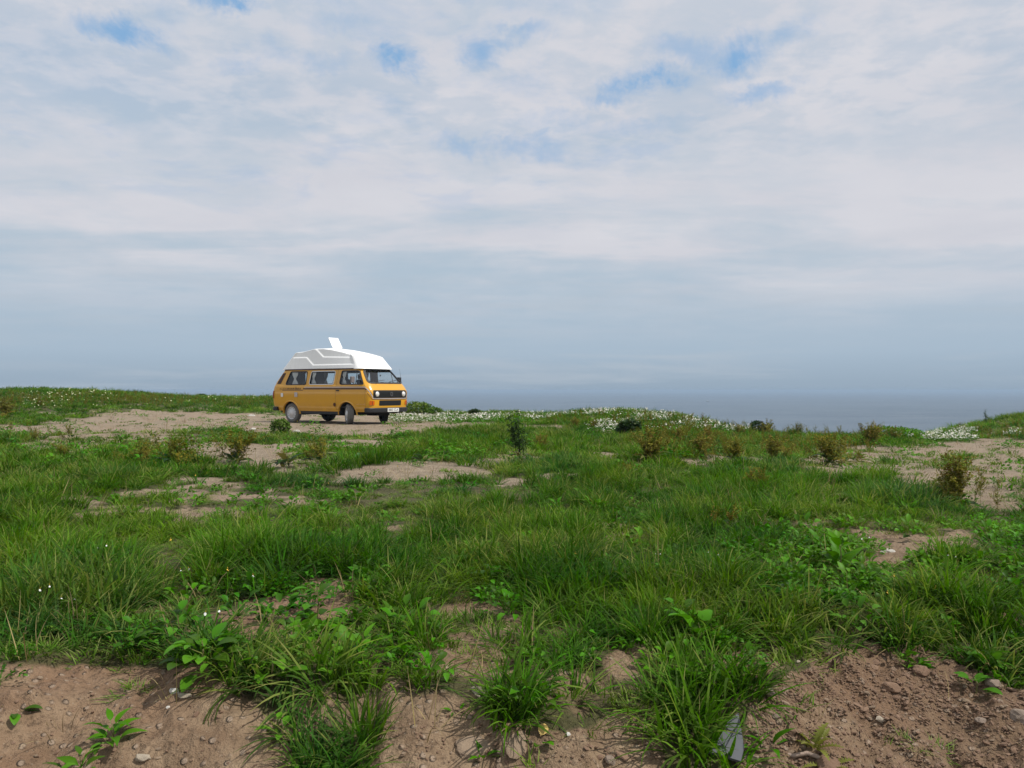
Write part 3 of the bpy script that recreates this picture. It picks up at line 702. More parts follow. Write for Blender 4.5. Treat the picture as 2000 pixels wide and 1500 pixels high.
        dg = bpy.context.evaluated_depsgraph_get(); tm = bpy.data.meshes.new_from_object(to.evaluated_get(dg)); bpy.data.objects.remove(to)
        tm.transform(Mx @ Matrix.Translation((.0105, 0, 0)) @ Matrix(((0, 0, 1, 0), (1, 0, 0, 0), (0, 1, 0, 0), (0, 0, 0, 1))))
        tm.materials.clear(); link('registration', tm, M['ink'], pl, kind='stuff')
    # sills, underbody, exhaust
    for s in (-1, 1):
        MB().box(-.87, .87, s * .80 - .045, s * .80 + .045, .30, .40).link('sill', M['black'], van)
    ub = MB().box(-2.02, 2.08, -.60, .60, .33, .50); ub.box(-.84, .84, -.78, .78, .34, .48); ub.box(-.6, .6, -.25, .25, .24, .34); ub.box(1.5, 1.9, -.3, .3, .26, .34); ub.box(-2.0, -1.1, -.4, .3, .25, .34); ub.link('underbody', M['under'], van)
    for ax in (AX, -AX): MB().tube([(ax, -.7, .31), (ax, .7, .31)], .045).link('axle', M['under'], van)
    # wheels
    def wheel(x, y, steer):
        s = -1 if y < 0 else 1
        w = bpy.data.objects.new('wheel', None); COL.objects.link(w); w.parent = van; w.location = (x, y, WR); w.rotation_euler = (0, 0, steer if s < 0 else steer + pi)
        hw = .095
        ty = MB().lathe([(.20, -hw + .012), (.235, -hw - .004), (.285, -hw + .006), (.305, -hw + .028), (.312, -hw + .05), (.312, -.034), (.304, -.030), (.304, -.022), (.312, -.018), (.312, .018), (.304, .022), (.304, .030), (.312, .034), (.312, hw - .05), (.305, hw - .028), (.285, hw - .006), (.235, hw + .004), (.20, hw - .012)], 36)
        t = ty.link('tyre', M['tyre'] if y < 0 else M['tyre_dark'], w, True)
        rm = MB().lathe([(.205, -hw + .006), (.20, -hw + .022), (.165, -hw + .040), (.15, -hw + .020), (.10, -hw + .030), (.0, -hw + .030)], 28).link('rim', M['rim'], w, True)
        for k in range(12):
            a = 2 * pi * k / 12; MB().box(-.012, .012, -hw + .0255, -hw + .034, -.008, .008, Matrix.Rotation(a, 4, 'Y') @ Matrix.Translation((.158, 0, 0))).link('rim_slot', M['under'], w)
        MB().lathe([(.108, -hw + .031), (.105, -hw + .004), (.085, -hw - .012), (.035, -hw - .018), (.030, -hw - .022), (0, -hw - .022)], 24).link('hubcap', M['rim'], w, True)
    wheel(-AX, -.775, 0); wheel(-AX, .775, 0); wheel(AX, -.775, radians(-35)); wheel(AX, .775, radians(-33))
    # mirrors, wipers, aerial
    for s in (-1, 1):
        mi = bevel(MB().box(1.60, 1.67, s * 1.07 - .075, s * 1.07 + .075, 1.27, 1.46).link('mirror', M['black'] if s > 0 else simple('mirror_back', (.17, .15, .15), .5), van), .015)
        MB().tube([(1.70, s * .88, 1.215), (1.68, s * 1.02, 1.225), (1.64, s * 1.07, 1.275)], .011, 6).link('arm', M['black'], mi)
    for y0, y1 in ((-.55, -.10), (.12, .58)):
        a = P(np.array([y0, y0 + .02, y1]), np.array([1.235, 1.29, 1.335]), .035)
        MB().tube(a, .008, 5).link('wiper', M['rubber'], van)
    MB().tube([(1.98, .80, 1.18), (1.88, .86, 1.45), (1.80, .90, 1.72)], [.005, .004, .003], 5).link('aerial', M['black'], van)
    # ---- moulded white high roof
    def roof_top(x): return np.interp(x, [-1.9, -1.32, -.96, -.44, -.05, .30, .80, 1.36, 1.8], [2.22, 2.245, 2.265, 2.345, 2.345, 2.305, 2.215, 2.08, 1.95])
    def zA(x): return np.interp(x, [-.72, -.36], [2.08, 1.83])
    def zB(x): return np.interp(x, [-.36, .02, 1.4], [2.34, 2.08, 2.04])
    S = np.linspace(0, 1, 46); ang = []
    nU = np.concatenate([np.linspace(0, UF, 10)[:-1], np.linspace(UF, UF + UC, 7)[:-1], np.linspace(UF + UC, UF + UC + US, 190)[:-1], np.linspace(UF + UC + US, UF + 2 * UC + US, 7)[:-1], np.linspace(UF + 2 * UC + US, UT, 10)])
    U = np.concatenate([nU, -nU[::-1][1:-1]]); V = []
    for s in S:
        W = .785 + (.66 - .785) * s; xf = 1.70 - .33 * s ** 1.3; xr = -1.79 + .46 * s; r = .24 - .08 * s; rr_ = .08
        sg = np.sign(U + 1e-9); u = np.abs(U); b1, b2, b3, b4 = UF, UF + UC, UF + UC + US, UF + 2 * UC + US
        a = np.clip((u - b1) / UC, 0, 1) * pi / 2; t = np.clip((u - b2) / US, 0, 1); a2 = np.clip((u - b3) / UC, 0, 1) * pi / 2
        x = np.where(u < b1, xf, np.where(u < b2, xf - r + r * np.cos(a), np.where(u < b3, (xf - r) * (1 - t) + (xr + rr_) * t, np.where(u < b4, xr + rr_ - rr_ * np.sin(a2), xr))))
        y = np.where(u < b1, (W - r) * u / UF, np.where(u < b2, W - r + r * np.sin(a), np.where(u < b3, W, np.where(u < b4, W - rr_ + rr_ * np.cos(a2), (W - rr_) * (UT - u) / UF))))
        x = x + .07 * (1 - (y / W) ** 2) * np.clip((x - .9) / .5, 0, 1)
        z = 1.700 + s * (roof_top(x) - 1.700) + .04 * (1 - (y / W) ** 2) * s
        side = np.clip((u - b2) / .15, 0, 1) * np.clip((b3 - u) / .10, 0, 1)
        ledge = .020 * np.clip((z - zA(x)) / .028, 0, 1) + .022 * np.clip((z - zB(x)) / .028, 0, 1) * (x > -.40)
        y = y - ledge * side
        V.append(np.stack([x, y * sg, z], -1))
    crown = V[-1].copy()
    for fct, dz in ((.97, .012), (.86, .024), (.66, .034), (.4, .042), (.15, .046)):
        q = crown.copy(); q[:, 1] *= fct; q[:, 0] = -.02 + (q[:, 0] + .02) * (fct * .30 + .70 if False else fct); 
        q[:, 2] = np.interp(q[:, 0], [-1.9, -1.32, -.96, -.44, -.05, .30, .80, 1.36, 1.8], [2.22, 2.245, 2.265, 2.345, 2.345, 2.305, 2.215, 2.08, 1.95]) + dz + .04 * (1 - (q[:, 1] / .66) ** 2) * 0
        V.append(q)
    k = len(U); Vv = np.vstack(V); f = [(l * k + i, l * k + (i + 1) % k, (l + 1) * k + (i + 1) % k, (l + 1) * k + i) for l in range(len(V) - 1) for i in range(k)]
    f.append(tuple((len(V) - 1) * k + i for i in range(k)))
    lo = V[0].copy(); lo[:, 2] = 1.712; lo[:, 0] *= .97; lo[:, 1] *= .95; b0 = len(Vv); Vv = np.vstack([Vv, lo]); f += [(i, b0 + i, b0 + (i + 1) % k, (i + 1) % k) for i in range(k)]
    rf = link('high_roof', mesh_py('high_roof', Vv, f, True), M['white_grp'], van)
    ei = rf.modifiers.new('edges', 'EDGE_SPLIT'); ei.split_angle = radians(28)
    # open roof hatch: a raised white lid on its frame
    hf = bevel(MB().box(-.50, -.04, -.22, .22, 2.34, 2.395).link('hatch_frame', M['white_grp'], van), .012)
    T = Matrix.Translation((-.06, 0, 2.395)) @ Matrix.Rotation(radians(59), 4, 'Y')
    hd = bevel(MB().box(-.39, .0, -.215, .215, -.0, .035, T).link('roof_hatch', simple('hatch_white', (.86, .87, .88), .35, .02), van), .012)
    MB().tube([(-.40, .18, 2.39), (-.24, .18, 2.70)], .006, 5).link('stay', M['chrome'], hd)
    # ---- cabin
    MB().box(-2.02, 2.0, -.80, .80, .50, .54).link('floor', M['inside'], van)
    dash = bevel(MB().box(1.62, 2.0, -.78, .78, .95, 1.22).link('dashboard', M['inside'], van), .04)
    stw = bpy.data.meshes.new('steering_wheel'); bm = bmesh.new()
    mb = MB(); R = Matrix.Translation((1.52, -.40, 1.22)) @ Matrix.Rotation(radians(-35), 4, 'Y'); pts = [R @ Vector((.19 * cos(t), .19 * sin(t), 0)) for t in np.linspace(0, 2 * pi, 25)]
    mb.tube(pts, .014, 6, False); mb.tube([R @ Vector((-.18, 0, 0)), R @ Vector((.18, 0, 0))], .012); mb.tube([R @ Vector((0, 0, 0)), (1.75, -.40, 1.05)], .02); mb.link('steering_wheel', M['inside'], van)
    for y in (-.40, .40):
        st = bevel(MB().box(.72, 1.22, y - .24, y + .24, .62, .86).link('seat', M['seat'], van), .05)
        bevel(MB().box(-.07, .07, y - .23, y + .23, 0, .56, Matrix.Translation((.76, 0, .84)) @ Matrix.Rotation(radians(-12), 4, 'Y')).link('backrest', M['seat'], st), .05)
        bevel(MB().box(.55, .64, y - .12, y + .12, 1.40, 1.56).link('headrest', M['seat'], st), .03)
    bevel(MB().box(-1.15, .20, .34, .76, .54, 1.19).link('kitchen_unit', M['cabinet'], van), .01)
    bevel(MB().box(-1.62, -1.56, -.74, .05, .95, 1.66).link('partition', M['inside'], van), .01)
    bevel(MB().box(-1.95, -.9, -.70, .16, .54, .95).link('bench_seat', M['seat'], van), .04)
    def curtain(x0, x1, y, z0=1.21, z1=1.645, waist=.35, knot=.45, nm='curtain'):
        n, mz = 22, 10; v = []
        for j in range(mz + 1):
            tz = j / mz; h = 1 - (1 - waist) * math.exp(-((tz - knot) / .20) ** 2); cxm = x0 + (x1 - x0) * .42
            for i in range(n + 1):
                t = i / n; x = cxm + (t - .42) * (x1 - x0) * h; v.append((x, y + .012 * sin(t * 30) * (.5 + h), z0 + (z1 - z0) * tz))
        mbb = MB().add(v, [(j * (n + 1) + i, j * (n + 1) + i + 1, (j + 1) * (n + 1) + i + 1, (j + 1) * (n + 1) + i) for j in range(mz) for i in range(n)])
        mbb.link(nm, M['curtain'], van, True)
    yc = -.765
    curtain(-1.30, -1.02, yc); curtain(-.43, -.20, yc); curtain(.90, 1.10, yc + .01)
    curtain(-.66, -.56, yc, knot=.4); curtain(-1.42, -1.22, .745); curtain(.50, .62, .745)
    # clutter behind the windscreen: hanging charm, things on the dash, a dark side blind
    MB().tube([(1.62, .12, 1.66), (1.68, .12, 1.52)], .004, 4).lathe([(0, .03), (.02, .02), (.028, 0), (.02, -.02), (0, -.03)], 10, Matrix.Translation((1.68, .12, 1.50)) @ Matrix.Rotation(pi / 2, 4, 'X')).link('hanging_charm', M['inside'], van)
    mb = MB(); rr = random.Random(3)
    for k in range(9):
        y = rr.uniform(-.5, .6); MB().box(1.74, 1.80, y, y + rr.uniform(.03, .09), 1.22, 1.25 + rr.uniform(0, .07)).link('dash_item', M['inside'], van)
    bevel(MB().box(1.60, 1.63, -.09, .11, 1.60, 1.66).link('rear_view_mirror', M['black'], van), .008)
    return van
build_van()

# ------------------------------------------------------------------ instancing of what nobody could count
SRC = bpy.data.collections.new('sources')          # not linked to the scene
def source_set(name, meshes, mats):
    c = bpy.data.collections.new(name)
    for i, me in enumerate(meshes):
        ms = mats[i] if isinstance(mats, list) else mats
        for m in (ms if isinstance(ms, tuple) else (ms,)): me.materials.append(m)
        o = bpy.data.objects.new('%s_%02d' % (name, i), me); c.objects.link(o)
    return c
def scatter(name, pts, rot, scl, idx, coll, label=None, category=None):
    n = len(pts); me = bpy.data.meshes.new(name); me.vertices.add(n); me.vertices.foreach_set('co', np.asarray(pts, np.float32).ravel())
    a = me.attributes.new('rot', 'FLOAT_VECTOR', 'POINT'); a.data.foreach_set('vector', np.asarray(rot, np.float32).ravel())
    a = me.attributes.new('scl', 'FLOAT_VECTOR', 'POINT'); a.data.foreach_set('vector', np.asarray(scl, np.float32).ravel())
    a = me.attributes.new('idx', 'INT', 'POINT'); a.data.foreach_set('value', np.asarray(idx, np.int32))
    me.update()
    g = bpy.data.node_groups.new(name + '_nodes', 'GeometryNodeTree')
    g.interface.new_socket('Geometry', in_out='INPUT', socket_type='NodeSocketGeometry'); g.interface.new_socket('Geometry', in_out='OUTPUT', socket_type='NodeSocketGeometry')
    gi = g.nodes.new('NodeGroupInput'); go = g.nodes.new('NodeGroupOutput'); ip = g.nodes.new('GeometryNodeInstanceOnPoints'); ci = g.nodes.new('GeometryNodeCollectionInfo')
    ci.inputs['Collection'].default_value = coll; ci.inputs['Separate Children'].default_value = True; ci.inputs['Reset Children'].default_value = True
    def attr(nm, typ):
        nd = g.nodes.new('GeometryNodeInputNamedAttribute'); nd.data_type = typ; nd.inputs['Name'].default_value = nm; return nd.outputs['Attribute']
    L = g.links; L.new(gi.outputs[0], ip.inputs['Points']); L.new(ci.outputs[0], ip.inputs['Instance']); ip.inputs['Pick Instance'].default_value = True
    L.new(attr('idx', 'INT'), ip.inputs['Instance Index']); L.new(attr('rot', 'FLOAT_VECTOR'), ip.inputs['Rotation']); L.new(attr('scl', 'FLOAT_VECTOR'), ip.inputs['Scale'])
    L.new(ip.outputs[0], go.inputs[0])
    o = link(name, me, None, kind='stuff'); md = o.modifiers.new('scatter', 'NODES'); md.node_group = g
    if label: o['label'] = label; o['category'] = category
    return o

def strips(specs, seg=5, tri=False):
    """blades: each (base xyz, azimuth, length, lean, droop, width, twist, tint)"""
    s = np.asarray(specs, float); n = len(s); t = np.linspace(0, 1, seg + 1)
    b = s[:, 0:3]; az, Ln, lean, droop, w, tw, tint = s[:, 3:10].T
    ang = lean[:, None] + droop[:, None] * t[None, :] ** 1.6; dl = Ln[:, None] / seg
    dx = np.sin(ang) * dl; dz = np.cos(ang) * dl
    r = np.concatenate([np.zeros((n, 1)), np.cumsum(dx[:, :-1], 1)], 1); h = np.concatenate([np.zeros((n, 1)), np.cumsum(dz[:, :-1], 1)], 1)
    c = np.stack([b[:, 0:1] + r * np.cos(az)[:, None], b[:, 1:2] + r * np.sin(az)[:, None], b[:, 2:3] + h], -1)
    wd = w[:, None] * np.minimum(1, .55 + 1.6 * t)[None, :] * (1 - t[None, :] ** 2.2) ** .8 * .5 + .0002
    sa = az[:, None] + pi / 2 + tw[:, None] * t[None, :]
    side = np.stack([np.cos(sa), np.sin(sa), np.zeros_like(sa)], -1) * wd[..., None]
    V = np.stack([c - side, c + side], 2).reshape(-1, 3)
    k = (seg + 1) * 2; i = np.arange(n)[:, None] * k; j = np.arange(seg)[None, :] * 2
    Fc = np.stack([i + j, i + j + 1, i + j + 3, i + j + 2], -1).reshape(-1, 4)
    return V, Fc, np.repeat(tint, k), np.tile(np.repeat(t, 2), n)
def with_attr(me, tint, tall):
    a = me.attributes.new('tint', 'FLOAT', 'POINT'); a.data.foreach_set('value', np.asarray(tint, np.float32))
    a = me.attributes.new('tall', 'FLOAT', 'POINT'); a.data.foreach_set('value', np.asarray(tall, np.float32)); return me
def tuft(name, nb, h, spread, w, lean, droop, seg, seed):
    r = np.random.default_rng(seed); a = r.uniform(0, 2 * pi, nb); rad = spread * np.sqrt(r.uniform(0, 1, nb)); az = a + r.normal(0, .7, nb)
    sp = np.stack([rad * np.cos(a), rad * np.sin(a), np.full(nb, -.02), az, h * r.uniform(.45, 1.15, nb), np.abs(r.normal(lean, lean * .6, nb)), np.abs(r.normal(droop, droop * .45, nb)), w * r.uniform(.6, 1.3, nb), r.uniform(-.8, .8, nb), r.uniform(0, 1, nb)], 1)
    V, Fc, ti, ta = strips(sp, seg); return with_attr(mesh_np(name, V, Fc), ti, ta)
def leaf_shape(L, W, fold=.25, bend=.6, n=6, shape='oval', wave=0.0):
    """a leaf along +x rising from the origin; returns verts, faces"""
    v = []; t_ = np.linspace(0, 1, n + 1)
    for t in t_:
        if shape == 'oval': w = W * math.sin(pi * min(1, t * .93 + .05)) ** .75
        elif shape == 'lance': w = W * (math.sin(pi * t ** .62)) ** 1.1 + .002
        elif shape == 'heart': w = W * (1.15 * (1 - t) ** .55 * min(1, (t + .06) * 5))
        else: w = W * (math.sin(pi * (.08 + .92 * t)) ** .7) * (1.5 if int(round(t * n)) % 2 else .45)
        a = bend * t; x = L * (math.sin(bend * t) / bend if bend else t); z = -L * (1 - math.cos(a)) / max(bend, 1e-3)
        for s in (-1, 0, 1): v.append((x, s * w * .5, z + abs(s) * w * fold + wave * math.sin(t * 17 + s) * w))
    f = []
    for i in range(n):
        for j in range(2): f.append((i * 3 + j, i * 3 + j + 1, i * 3 + j + 4, i * 3 + j + 3))
    return np.array(v), np.array(f)
def place(v, az, el, pos, roll=0.0):
    Rm = Matrix.Rotation(az, 3, 'Z') @ Matrix.Rotation(-el, 3, 'Y') @ Matrix.Rotation(roll, 3, 'X')
    return v @ np.array(Rm).T + np.array(pos)
def rosette(name, n, size, reach, hgt, seed, shape='oval', el=(.1, .9), wr=.6, stems=True):
    r = random.Random(seed); V = []; Fc = []; T = []; A = []; b = 0
    for k in range(n):
        az = r.uniform(0, 2 * pi); rad = reach * math.sqrt(r.random()); L = size * r.uniform(.6, 1.2)
        v, f = leaf_shape(L, L * wr, .2, r.uniform(.4, 1.2), 4, shape)
        p = (rad * cos(az), rad * sin(az), hgt * r.uniform(.1, 1) * (1 - .5 * rad / max(reach, 1e-6)))
        v = place(v, az + r.uniform(-.9, .9), r.uniform(*el), p, r.uniform(-.5, .5)); V.append(v); Fc.append(f + b); b += len(v); ti = r.random(); T += [ti] * len(v); A += [.4] * len(v)
        if stems:
            q = np.array([(0, 0, 0), (.003, 0, 0), (p[0] + .002, p[1], p[2]), p]); V.append(q); Fc.append(np.array([[b, b + 1, b + 2, b + 3]])); b += 4; T += [ti] * 4; A += [0] * 4
    return with_attr(mesh_np(name, np.vstack(V), np.vstack(Fc)), T, A)

def sample_polar(fn, dmin, dmax, half=.76, n=100000, seed=1):
    """random ground points with density fn(d) per square metre"""
    r = np.random.default_rng(seed); ds = np.linspace(dmin, dmax, 600); pdf = ds * fn(ds); cdf = np.cumsum(pdf); tot = float(pdf.sum() * (ds[1] - ds[0])) * 2 * half
    m = int(tot) if n is None else n
    d = np.interp(r.uniform(0, cdf[-1], m), cdf, ds); a = r.uniform(-half, half, m)
    return d * np.sin(a), d * np.cos(a), d
def ell(px, py, L):
    m = np.zeros_like(px)
    for cx, cy, rx, ry, a in L: m = np.maximum(m, a * sst(np.sqrt(((px - cx) / rx) ** 2 + ((py - cy) / ry) ** 2), 1.25, .5))
    return m
TALL = [(110, 1140, 170, 110, 1), (60, 940, 120, 60, .7), (230, 970, 110, 50, .6), (500, 1110, 130, 60, 1), (730, 912, 95, 18, 1.6), (1850, 905, 55, 16, 1.5), (1750, 985, 100, 22, .9), (1460, 985, 150, 40, .8), (1860, 1230, 180, 70, 1.1),
        (650, 1400, 130, 130, 1.1), (640, 1490, 90, 60, 1), (1060, 930, 90, 30, .7), (1180, 960, 100, 40, .7), (1080, 1100, 150, 80, .7), (1330, 1150, 160, 60, .8), (1580, 1250, 130, 60, .6), (1375, 1430, 85, 120, 1), (1370, 1510, 70, 40, .9), (1020, 1390, 70, 60, .9), (1030, 1330, 70, 90, .7), (700, 1160, 120, 80, .6),
        (300, 930, 140, 30, .5), (900, 870, 200, 16, .4), (1290, 1060, 130, 60, .6), (920, 1030, 120, 50, .4), (950, 850, 160, 12, .5)]
LOW = [(620, 975, 240, 30, .9), (260, 1010, 130, 30, .5), (1780, 1040, 260, 40, 1), (1950, 1010, 160, 60, .8), (330, 1110, 70, 60, .6), (960, 1200, 130, 60, .6), (1200, 1330, 120, 60, .6), (1640, 1110, 120, 40, .6), (470, 1260, 120, 50, .5), (880, 960, 150, 30, .5), (500, 850, 400, 16, .7)]
SPARSE = [(1000, 1300, 260, 90, .6), (330, 1110, 60, 60, .6), (930, 1190, 90, 30, .6), (1130, 1400, 120, 60, .6), (1780, 1050, 230, 36, .6), (620, 975, 240, 24, .6), (250, 985, 110, 26, .6), (820, 960, 160, 16, .6), (1180, 885, 60, 12, .6), (1560, 1330, 120, 50, .6), (380, 1350, 80, 30, .5), (1230, 1300, 60, 60, .6), (1950, 1000, 80, 60, .5), (640, 1290, 60, 50, .6), (1560, 1050, 90, 40, .5)]
THIN = [(1560, 1400, 160, 80, 1), (1800, 1440, 130, 50, 1), (860, 1420, 60, 40, .8), (200, 1350, 90, 26, .9), (520, 1430, 90, 60, 1), (1900, 1400, 70, 50, .6), (1250, 1420, 120, 60, .8)]
WEEDY = [(1600, 1120, 280, 80, 1), (600, 1210, 150, 70, 1), (470, 1290, 100, 30, .8), (1350, 1300, 120, 80, .8), (1900, 1330, 120, 40, .8), (840, 890, 130, 22, .8), (1930, 1080, 140, 80, .6), (560, 1000, 200, 60, .4), (740, 1330, 120, 80, .4), (1230, 1300, 90, 70, .6), (200, 1350, 90, 26, .8), (1060, 1430, 100, 40, .4)]

def build_grass():
    S = []
    for k in range(4): S.append(tuft('t', 36, .30, .065, .0076, .22, [1.3, .65, 1.0, 1.8][k], 6, 100 + k))          # 0-3 long arching grass
    for k in range(2): S.append(tuft('t', 20, .34, .045, .0115, .24, 1.3 + .5 * k, 6, 110 + k))           # 4-5 broad blades
    for k in range(2): S.append(tuft('t', 60, .12, .09, .0058, .40, 1.0, 3, 120 + k))            # 6-7 short turf
    for k in range(3): S.append(tuft('t', 30, .30, .09, .012, .25, 1.2, 3, 130 + k))             # 8-10 far grass
    for k in range(2): S.append(tuft('t', 36, .13, .11, .012, .35, .8, 2, 140 + k))              # 11-12 far turf
    coll = source_set('grass_tuft', S, [M['grass']] * 6 + [M['short']] * 2 + [M['grass']] * 3 + [M['short']] * 2)
    x, y, d = sample_polar(lambda d: 175 / (1 + (d / 5) ** 1.45), 1.95, 90, n=78000, seed=5)
    # small-scale clumping
    e = land_edge(x, y); z = height(x, y); px, py = project(x, y, z); b = bare_mask(x, y, z)
    r = rng.uniform(0, 1, len(x)); cl = .5 * fbm(x * 1.7, y * 1.7, 71, 4) + .5 * fbm(x * 4.5, y * 4.5, 73, 3)
    sparse = ell(px, py, SPARSE) * (y > 0)
    thin = ell(px, py, THIN) * (y > 0) * .22 * sst(fbm(x * 4, y * 4, 81, 3), .42, .6) + (.06 + .20 * (x > 4)) * (d > 9) * sst(fbm(x * 2, y * 2, 83, 3), .4, .6) + .012
    keep = (d < e + 3) & (r > np.clip(b * 1.3 - .06, 0, 1 - thin)) & (rng.uniform(0, 1, len(x)) > .72 * sparse) & (rng.uniform(0, 1, len(x)) < -.25 + 2.2 * cl * (1 - .30 * sst(py, 1300, 1450)) + 1.1 * ell(px, py, TALL))
    vd = np.array([(x - VAN[0]) * cos(radians(-32.6)) + (y - VAN[1]) * sin(radians(-32.6)), -(x - VAN[0]) * sin(radians(-32.6)) + (y - VAN[1]) * cos(radians(-32.6))])
    keep &= ~((np.abs(vd[0]) < 2.2) & (np.abs(vd[1]) < .95) & (rng.uniform(0, 1, len(x)) < .9)) & (z > -1.5)
    x, y, z, d, px, py, b, cl = [q[keep] for q in (x, y, z, d, px, py, b, cl)]; n = len(x)
    tall = np.clip(ell(px, py, TALL), 0, 1.6) * (y > 0); low = ell(px, py, LOW) * (y > 0)
    hf = .30 + .72 * sst(cl, .42, .62) + .66 * tall - .42 * low + .12 * rng.normal(0, 1, n)
    hf = hf * (1 - .35 * sparse[keep]) + .35 * sst(d, 34, 46) * (x < -6); hf = np.clip(hf * (1 - .6 * b), .2, 1.6); hf *= 1 + .22 * sst(d, 9, 16) * (x > -2)
    near = d < 11; turf = hf < .58
    idx = np.where(near, np.where(turf, rng.integers(6, 8, n), np.where(rng.uniform(0, 1, n) < .18 + .25 * tall, rng.integers(4, 6, n), rng.integers(0, 4, n))), np.where(turf, rng.integers(11, 13, n), rng.integers(8, 11, n)))
    hs = np.where(turf, hf * 1.25, hf * .60)
    ws = np.where(near, .8 + .25 * hf, .95 + d / 40.0) * rng.uniform(.8, 1.2, n)
    rot = np.stack([rng.normal(0, .16, n), rng.normal(-.05, .16, n), rng.uniform(0, 2 * pi, n)], 1)
    # tufts on the lip of the bank hang over it
    lip = sst(py, 1180, 1330) * (y < 5) * rng.uniform(.2, 1, n)
    rot[:, 2] = np.where((lip > .5) & (rng.uniform(0, 1, n) < .6), rng.normal(0, .5, n), rot[:, 2]); rot[:, 0] += np.where(np.abs(rot[:, 2]) < 1.2, .45 * lip, 0)
    scatter('grass', np.stack([x, y, z], 1), rot, np.stack([ws, ws, hs], 1), idx, coll)
    # leafy ground weeds
    W = [rosette('w', 26, .040, .085, .07, 200 + k, 'oval', (.1, 1.1)) for k in range(3)] + [rosette('w', 40, .022, .10, .05, 210 + k, 'oval', (0, 1.0), .8) for k in range(2)] + [rosette('w', 18, .055, .05, .03, 220 + k, 'lance', (.2, 1.0), .32) for k in range(2)] + \
        [rosette('w', 44, .045, .16, .08, 230 + k, 'oval', (.0, .9), .6, False) for k in range(2)]
    cw = source_set('ground_weed', W, M['weed'])
    x, y, d = sample_polar(lambda d: 60 / (1 + (d / 6) ** 1.7), 1.95, 34, n=17000, seed=9)
    e = land_edge(x, y); z = height(x, y); px, py = project(x, y, z); b = bare_mask(x, y, z); wz = ell(px, py, WEEDY)
    keep = (d < e) & (rng.uniform(0, 1, len(x)) < (.10 + .9 * wz) * (1 - .80 * b) * (.4 + .9 * fbm(x * 1.3, y * 1.3, 77, 3))) & (np.hypot(x - VAN[0], y - VAN[1]) > 2.6)
    x, y, z, d = [q[keep] for q in (x, y, z, d)]; n = len(x)
    idx = np.where(d < 13, rng.integers(0, 7, n), rng.integers(7, 9, n)); s = rng.uniform(.7, 1.5, n) * np.where(d < 13, 1, 1.2)
    scatter('ground_weeds', np.stack([x, y, z + rng.uniform(0, .05, n)], 1), np.stack([rng.normal(0, .15, n), rng.normal(0, .15, n), rng.uniform(0, 6.28, n)], 1), np.stack([s, s, s * 1.2], 1), idx, cw)
    # dry stalks and thin trailing stems on bare soil
    D = [tuft('d', 9, .22, .05, .0035, .5, 1.3, 5, 300 + k) for k in range(3)] + [tuft('d', 4, .30, .03, .004, .14, .5, 5, 310 + k) for k in range(2)]
    cd = source_set('dry_stalk', D, M['straw'])
    x, y, d = sample_polar(lambda d: 14 / (1 + (d / 8) ** 1.4), 1.95, 50, n=7000, seed=11)
    e = land_edge(x, y); z = height(x, y); b = bare_mask(x, y, z)
    keep = (d < e) & (rng.uniform(0, 1, len(x)) < .42) & (np.hypot(x - VAN[0], y - VAN[1]) > 3.2); x, y, z, d, b = [q[keep] for q in (x, y, z, d, b)]; n = len(x)
    idx = np.where((b > .4) | (d < 5), rng.integers(0, 3, n), rng.integers(0, 5, n)); s = rng.uniform(.5, 1.1, n)
    scatter('dry_grass_stalks', np.stack([x, y, z], 1), np.stack([rng.normal(0, .2, n), rng.normal(0, .2, n), rng.uniform(0, 6.28, n)], 1), np.stack([s * (1 + d / 40), s * (1 + d / 40), s], 1), idx, cd)
build_grass()

# seed stalks of dock and sorrel: unit height
def seed_stalk(name, seed, branches=6, seeds=300, width=.24, big=.021):
    r = random.Random(seed); V = []; Fc = []; T = []; b = 0
    def quad(c, s, az, el):
        nonlocal b
        v = place(np.array([(-s, -s * .5, 0), (0, -s * .75, 0), (s, 0, 0), (0, s * .75, 0)]), az, el, c, r.uniform(-1, 1)); V.append(v); Fc.append([b, b + 1, b + 2, b + 3]); b += 4; T.extend([r.random()] * 4)
    arms = [((0, 0, 0), (r.uniform(-.03, .03), r.uniform(-.03, .03), 1.0), .30)]
    for k in range(branches):
        z0 = r.uniform(.30, .68); a = r.uniform(0, 6.28); L = r.uniform(.18, .40); arms.append(((0, 0, z0), (width * cos(a) * L * 3, width * sin(a) * L * 3, z0 + L), .0))
    for p0, p1, lo in arms:
        p0, p1 = np.array(p0), np.array(p1); a = r.uniform(0, 6.28)
        for ax in (0, pi / 2):
            o = np.array([cos(a + ax), sin(a + ax), 0]) * .005; V.append(np.array([p0 - o, p0 + o, p1 + o * .4, p1 - o * .4])); Fc.append([b, b + 1, b + 2, b + 3]); b += 4; T.extend([.3] * 4)
        for k in range(int(seeds / len(arms) * (2.0 if lo else .85))):
            t = lo + (1 - lo) * r.random(); t = t if r.random() < .8 else max(lo, t - .1)
            c = p0 + (p1 - p0) * t + np.array([r.gauss(0, .030), r.gauss(0, .030), r.gauss(0, .015)]) * (1.1 - .5 * t); quad(c, big * r.uniform(.5, 1.2), r.uniform(0, 6.28), r.uniform(-1, 1))
    return with_attr(mesh_np(name, np.vstack(V), np.array(Fc), False), T, np.full(b, .5))
ST_RUST = [seed_stalk('seed_stalk', 500 + k) for k in range(4)]; ST_OLIVE = [seed_stalk('seed_stalk', 520 + k, 6, 210, .24, .021) for k in range(4)]
ST_DARK = [seed_stalk('seed_stalk', 540 + k, 5, 120, .08, .022) for k in range(2)]
for m_, l_ in (('rust', ST_RUST), ('olive', ST_OLIVE), ('darkleaf', ST_DARK)):
    for q in l_: q.materials.append(M[m_])
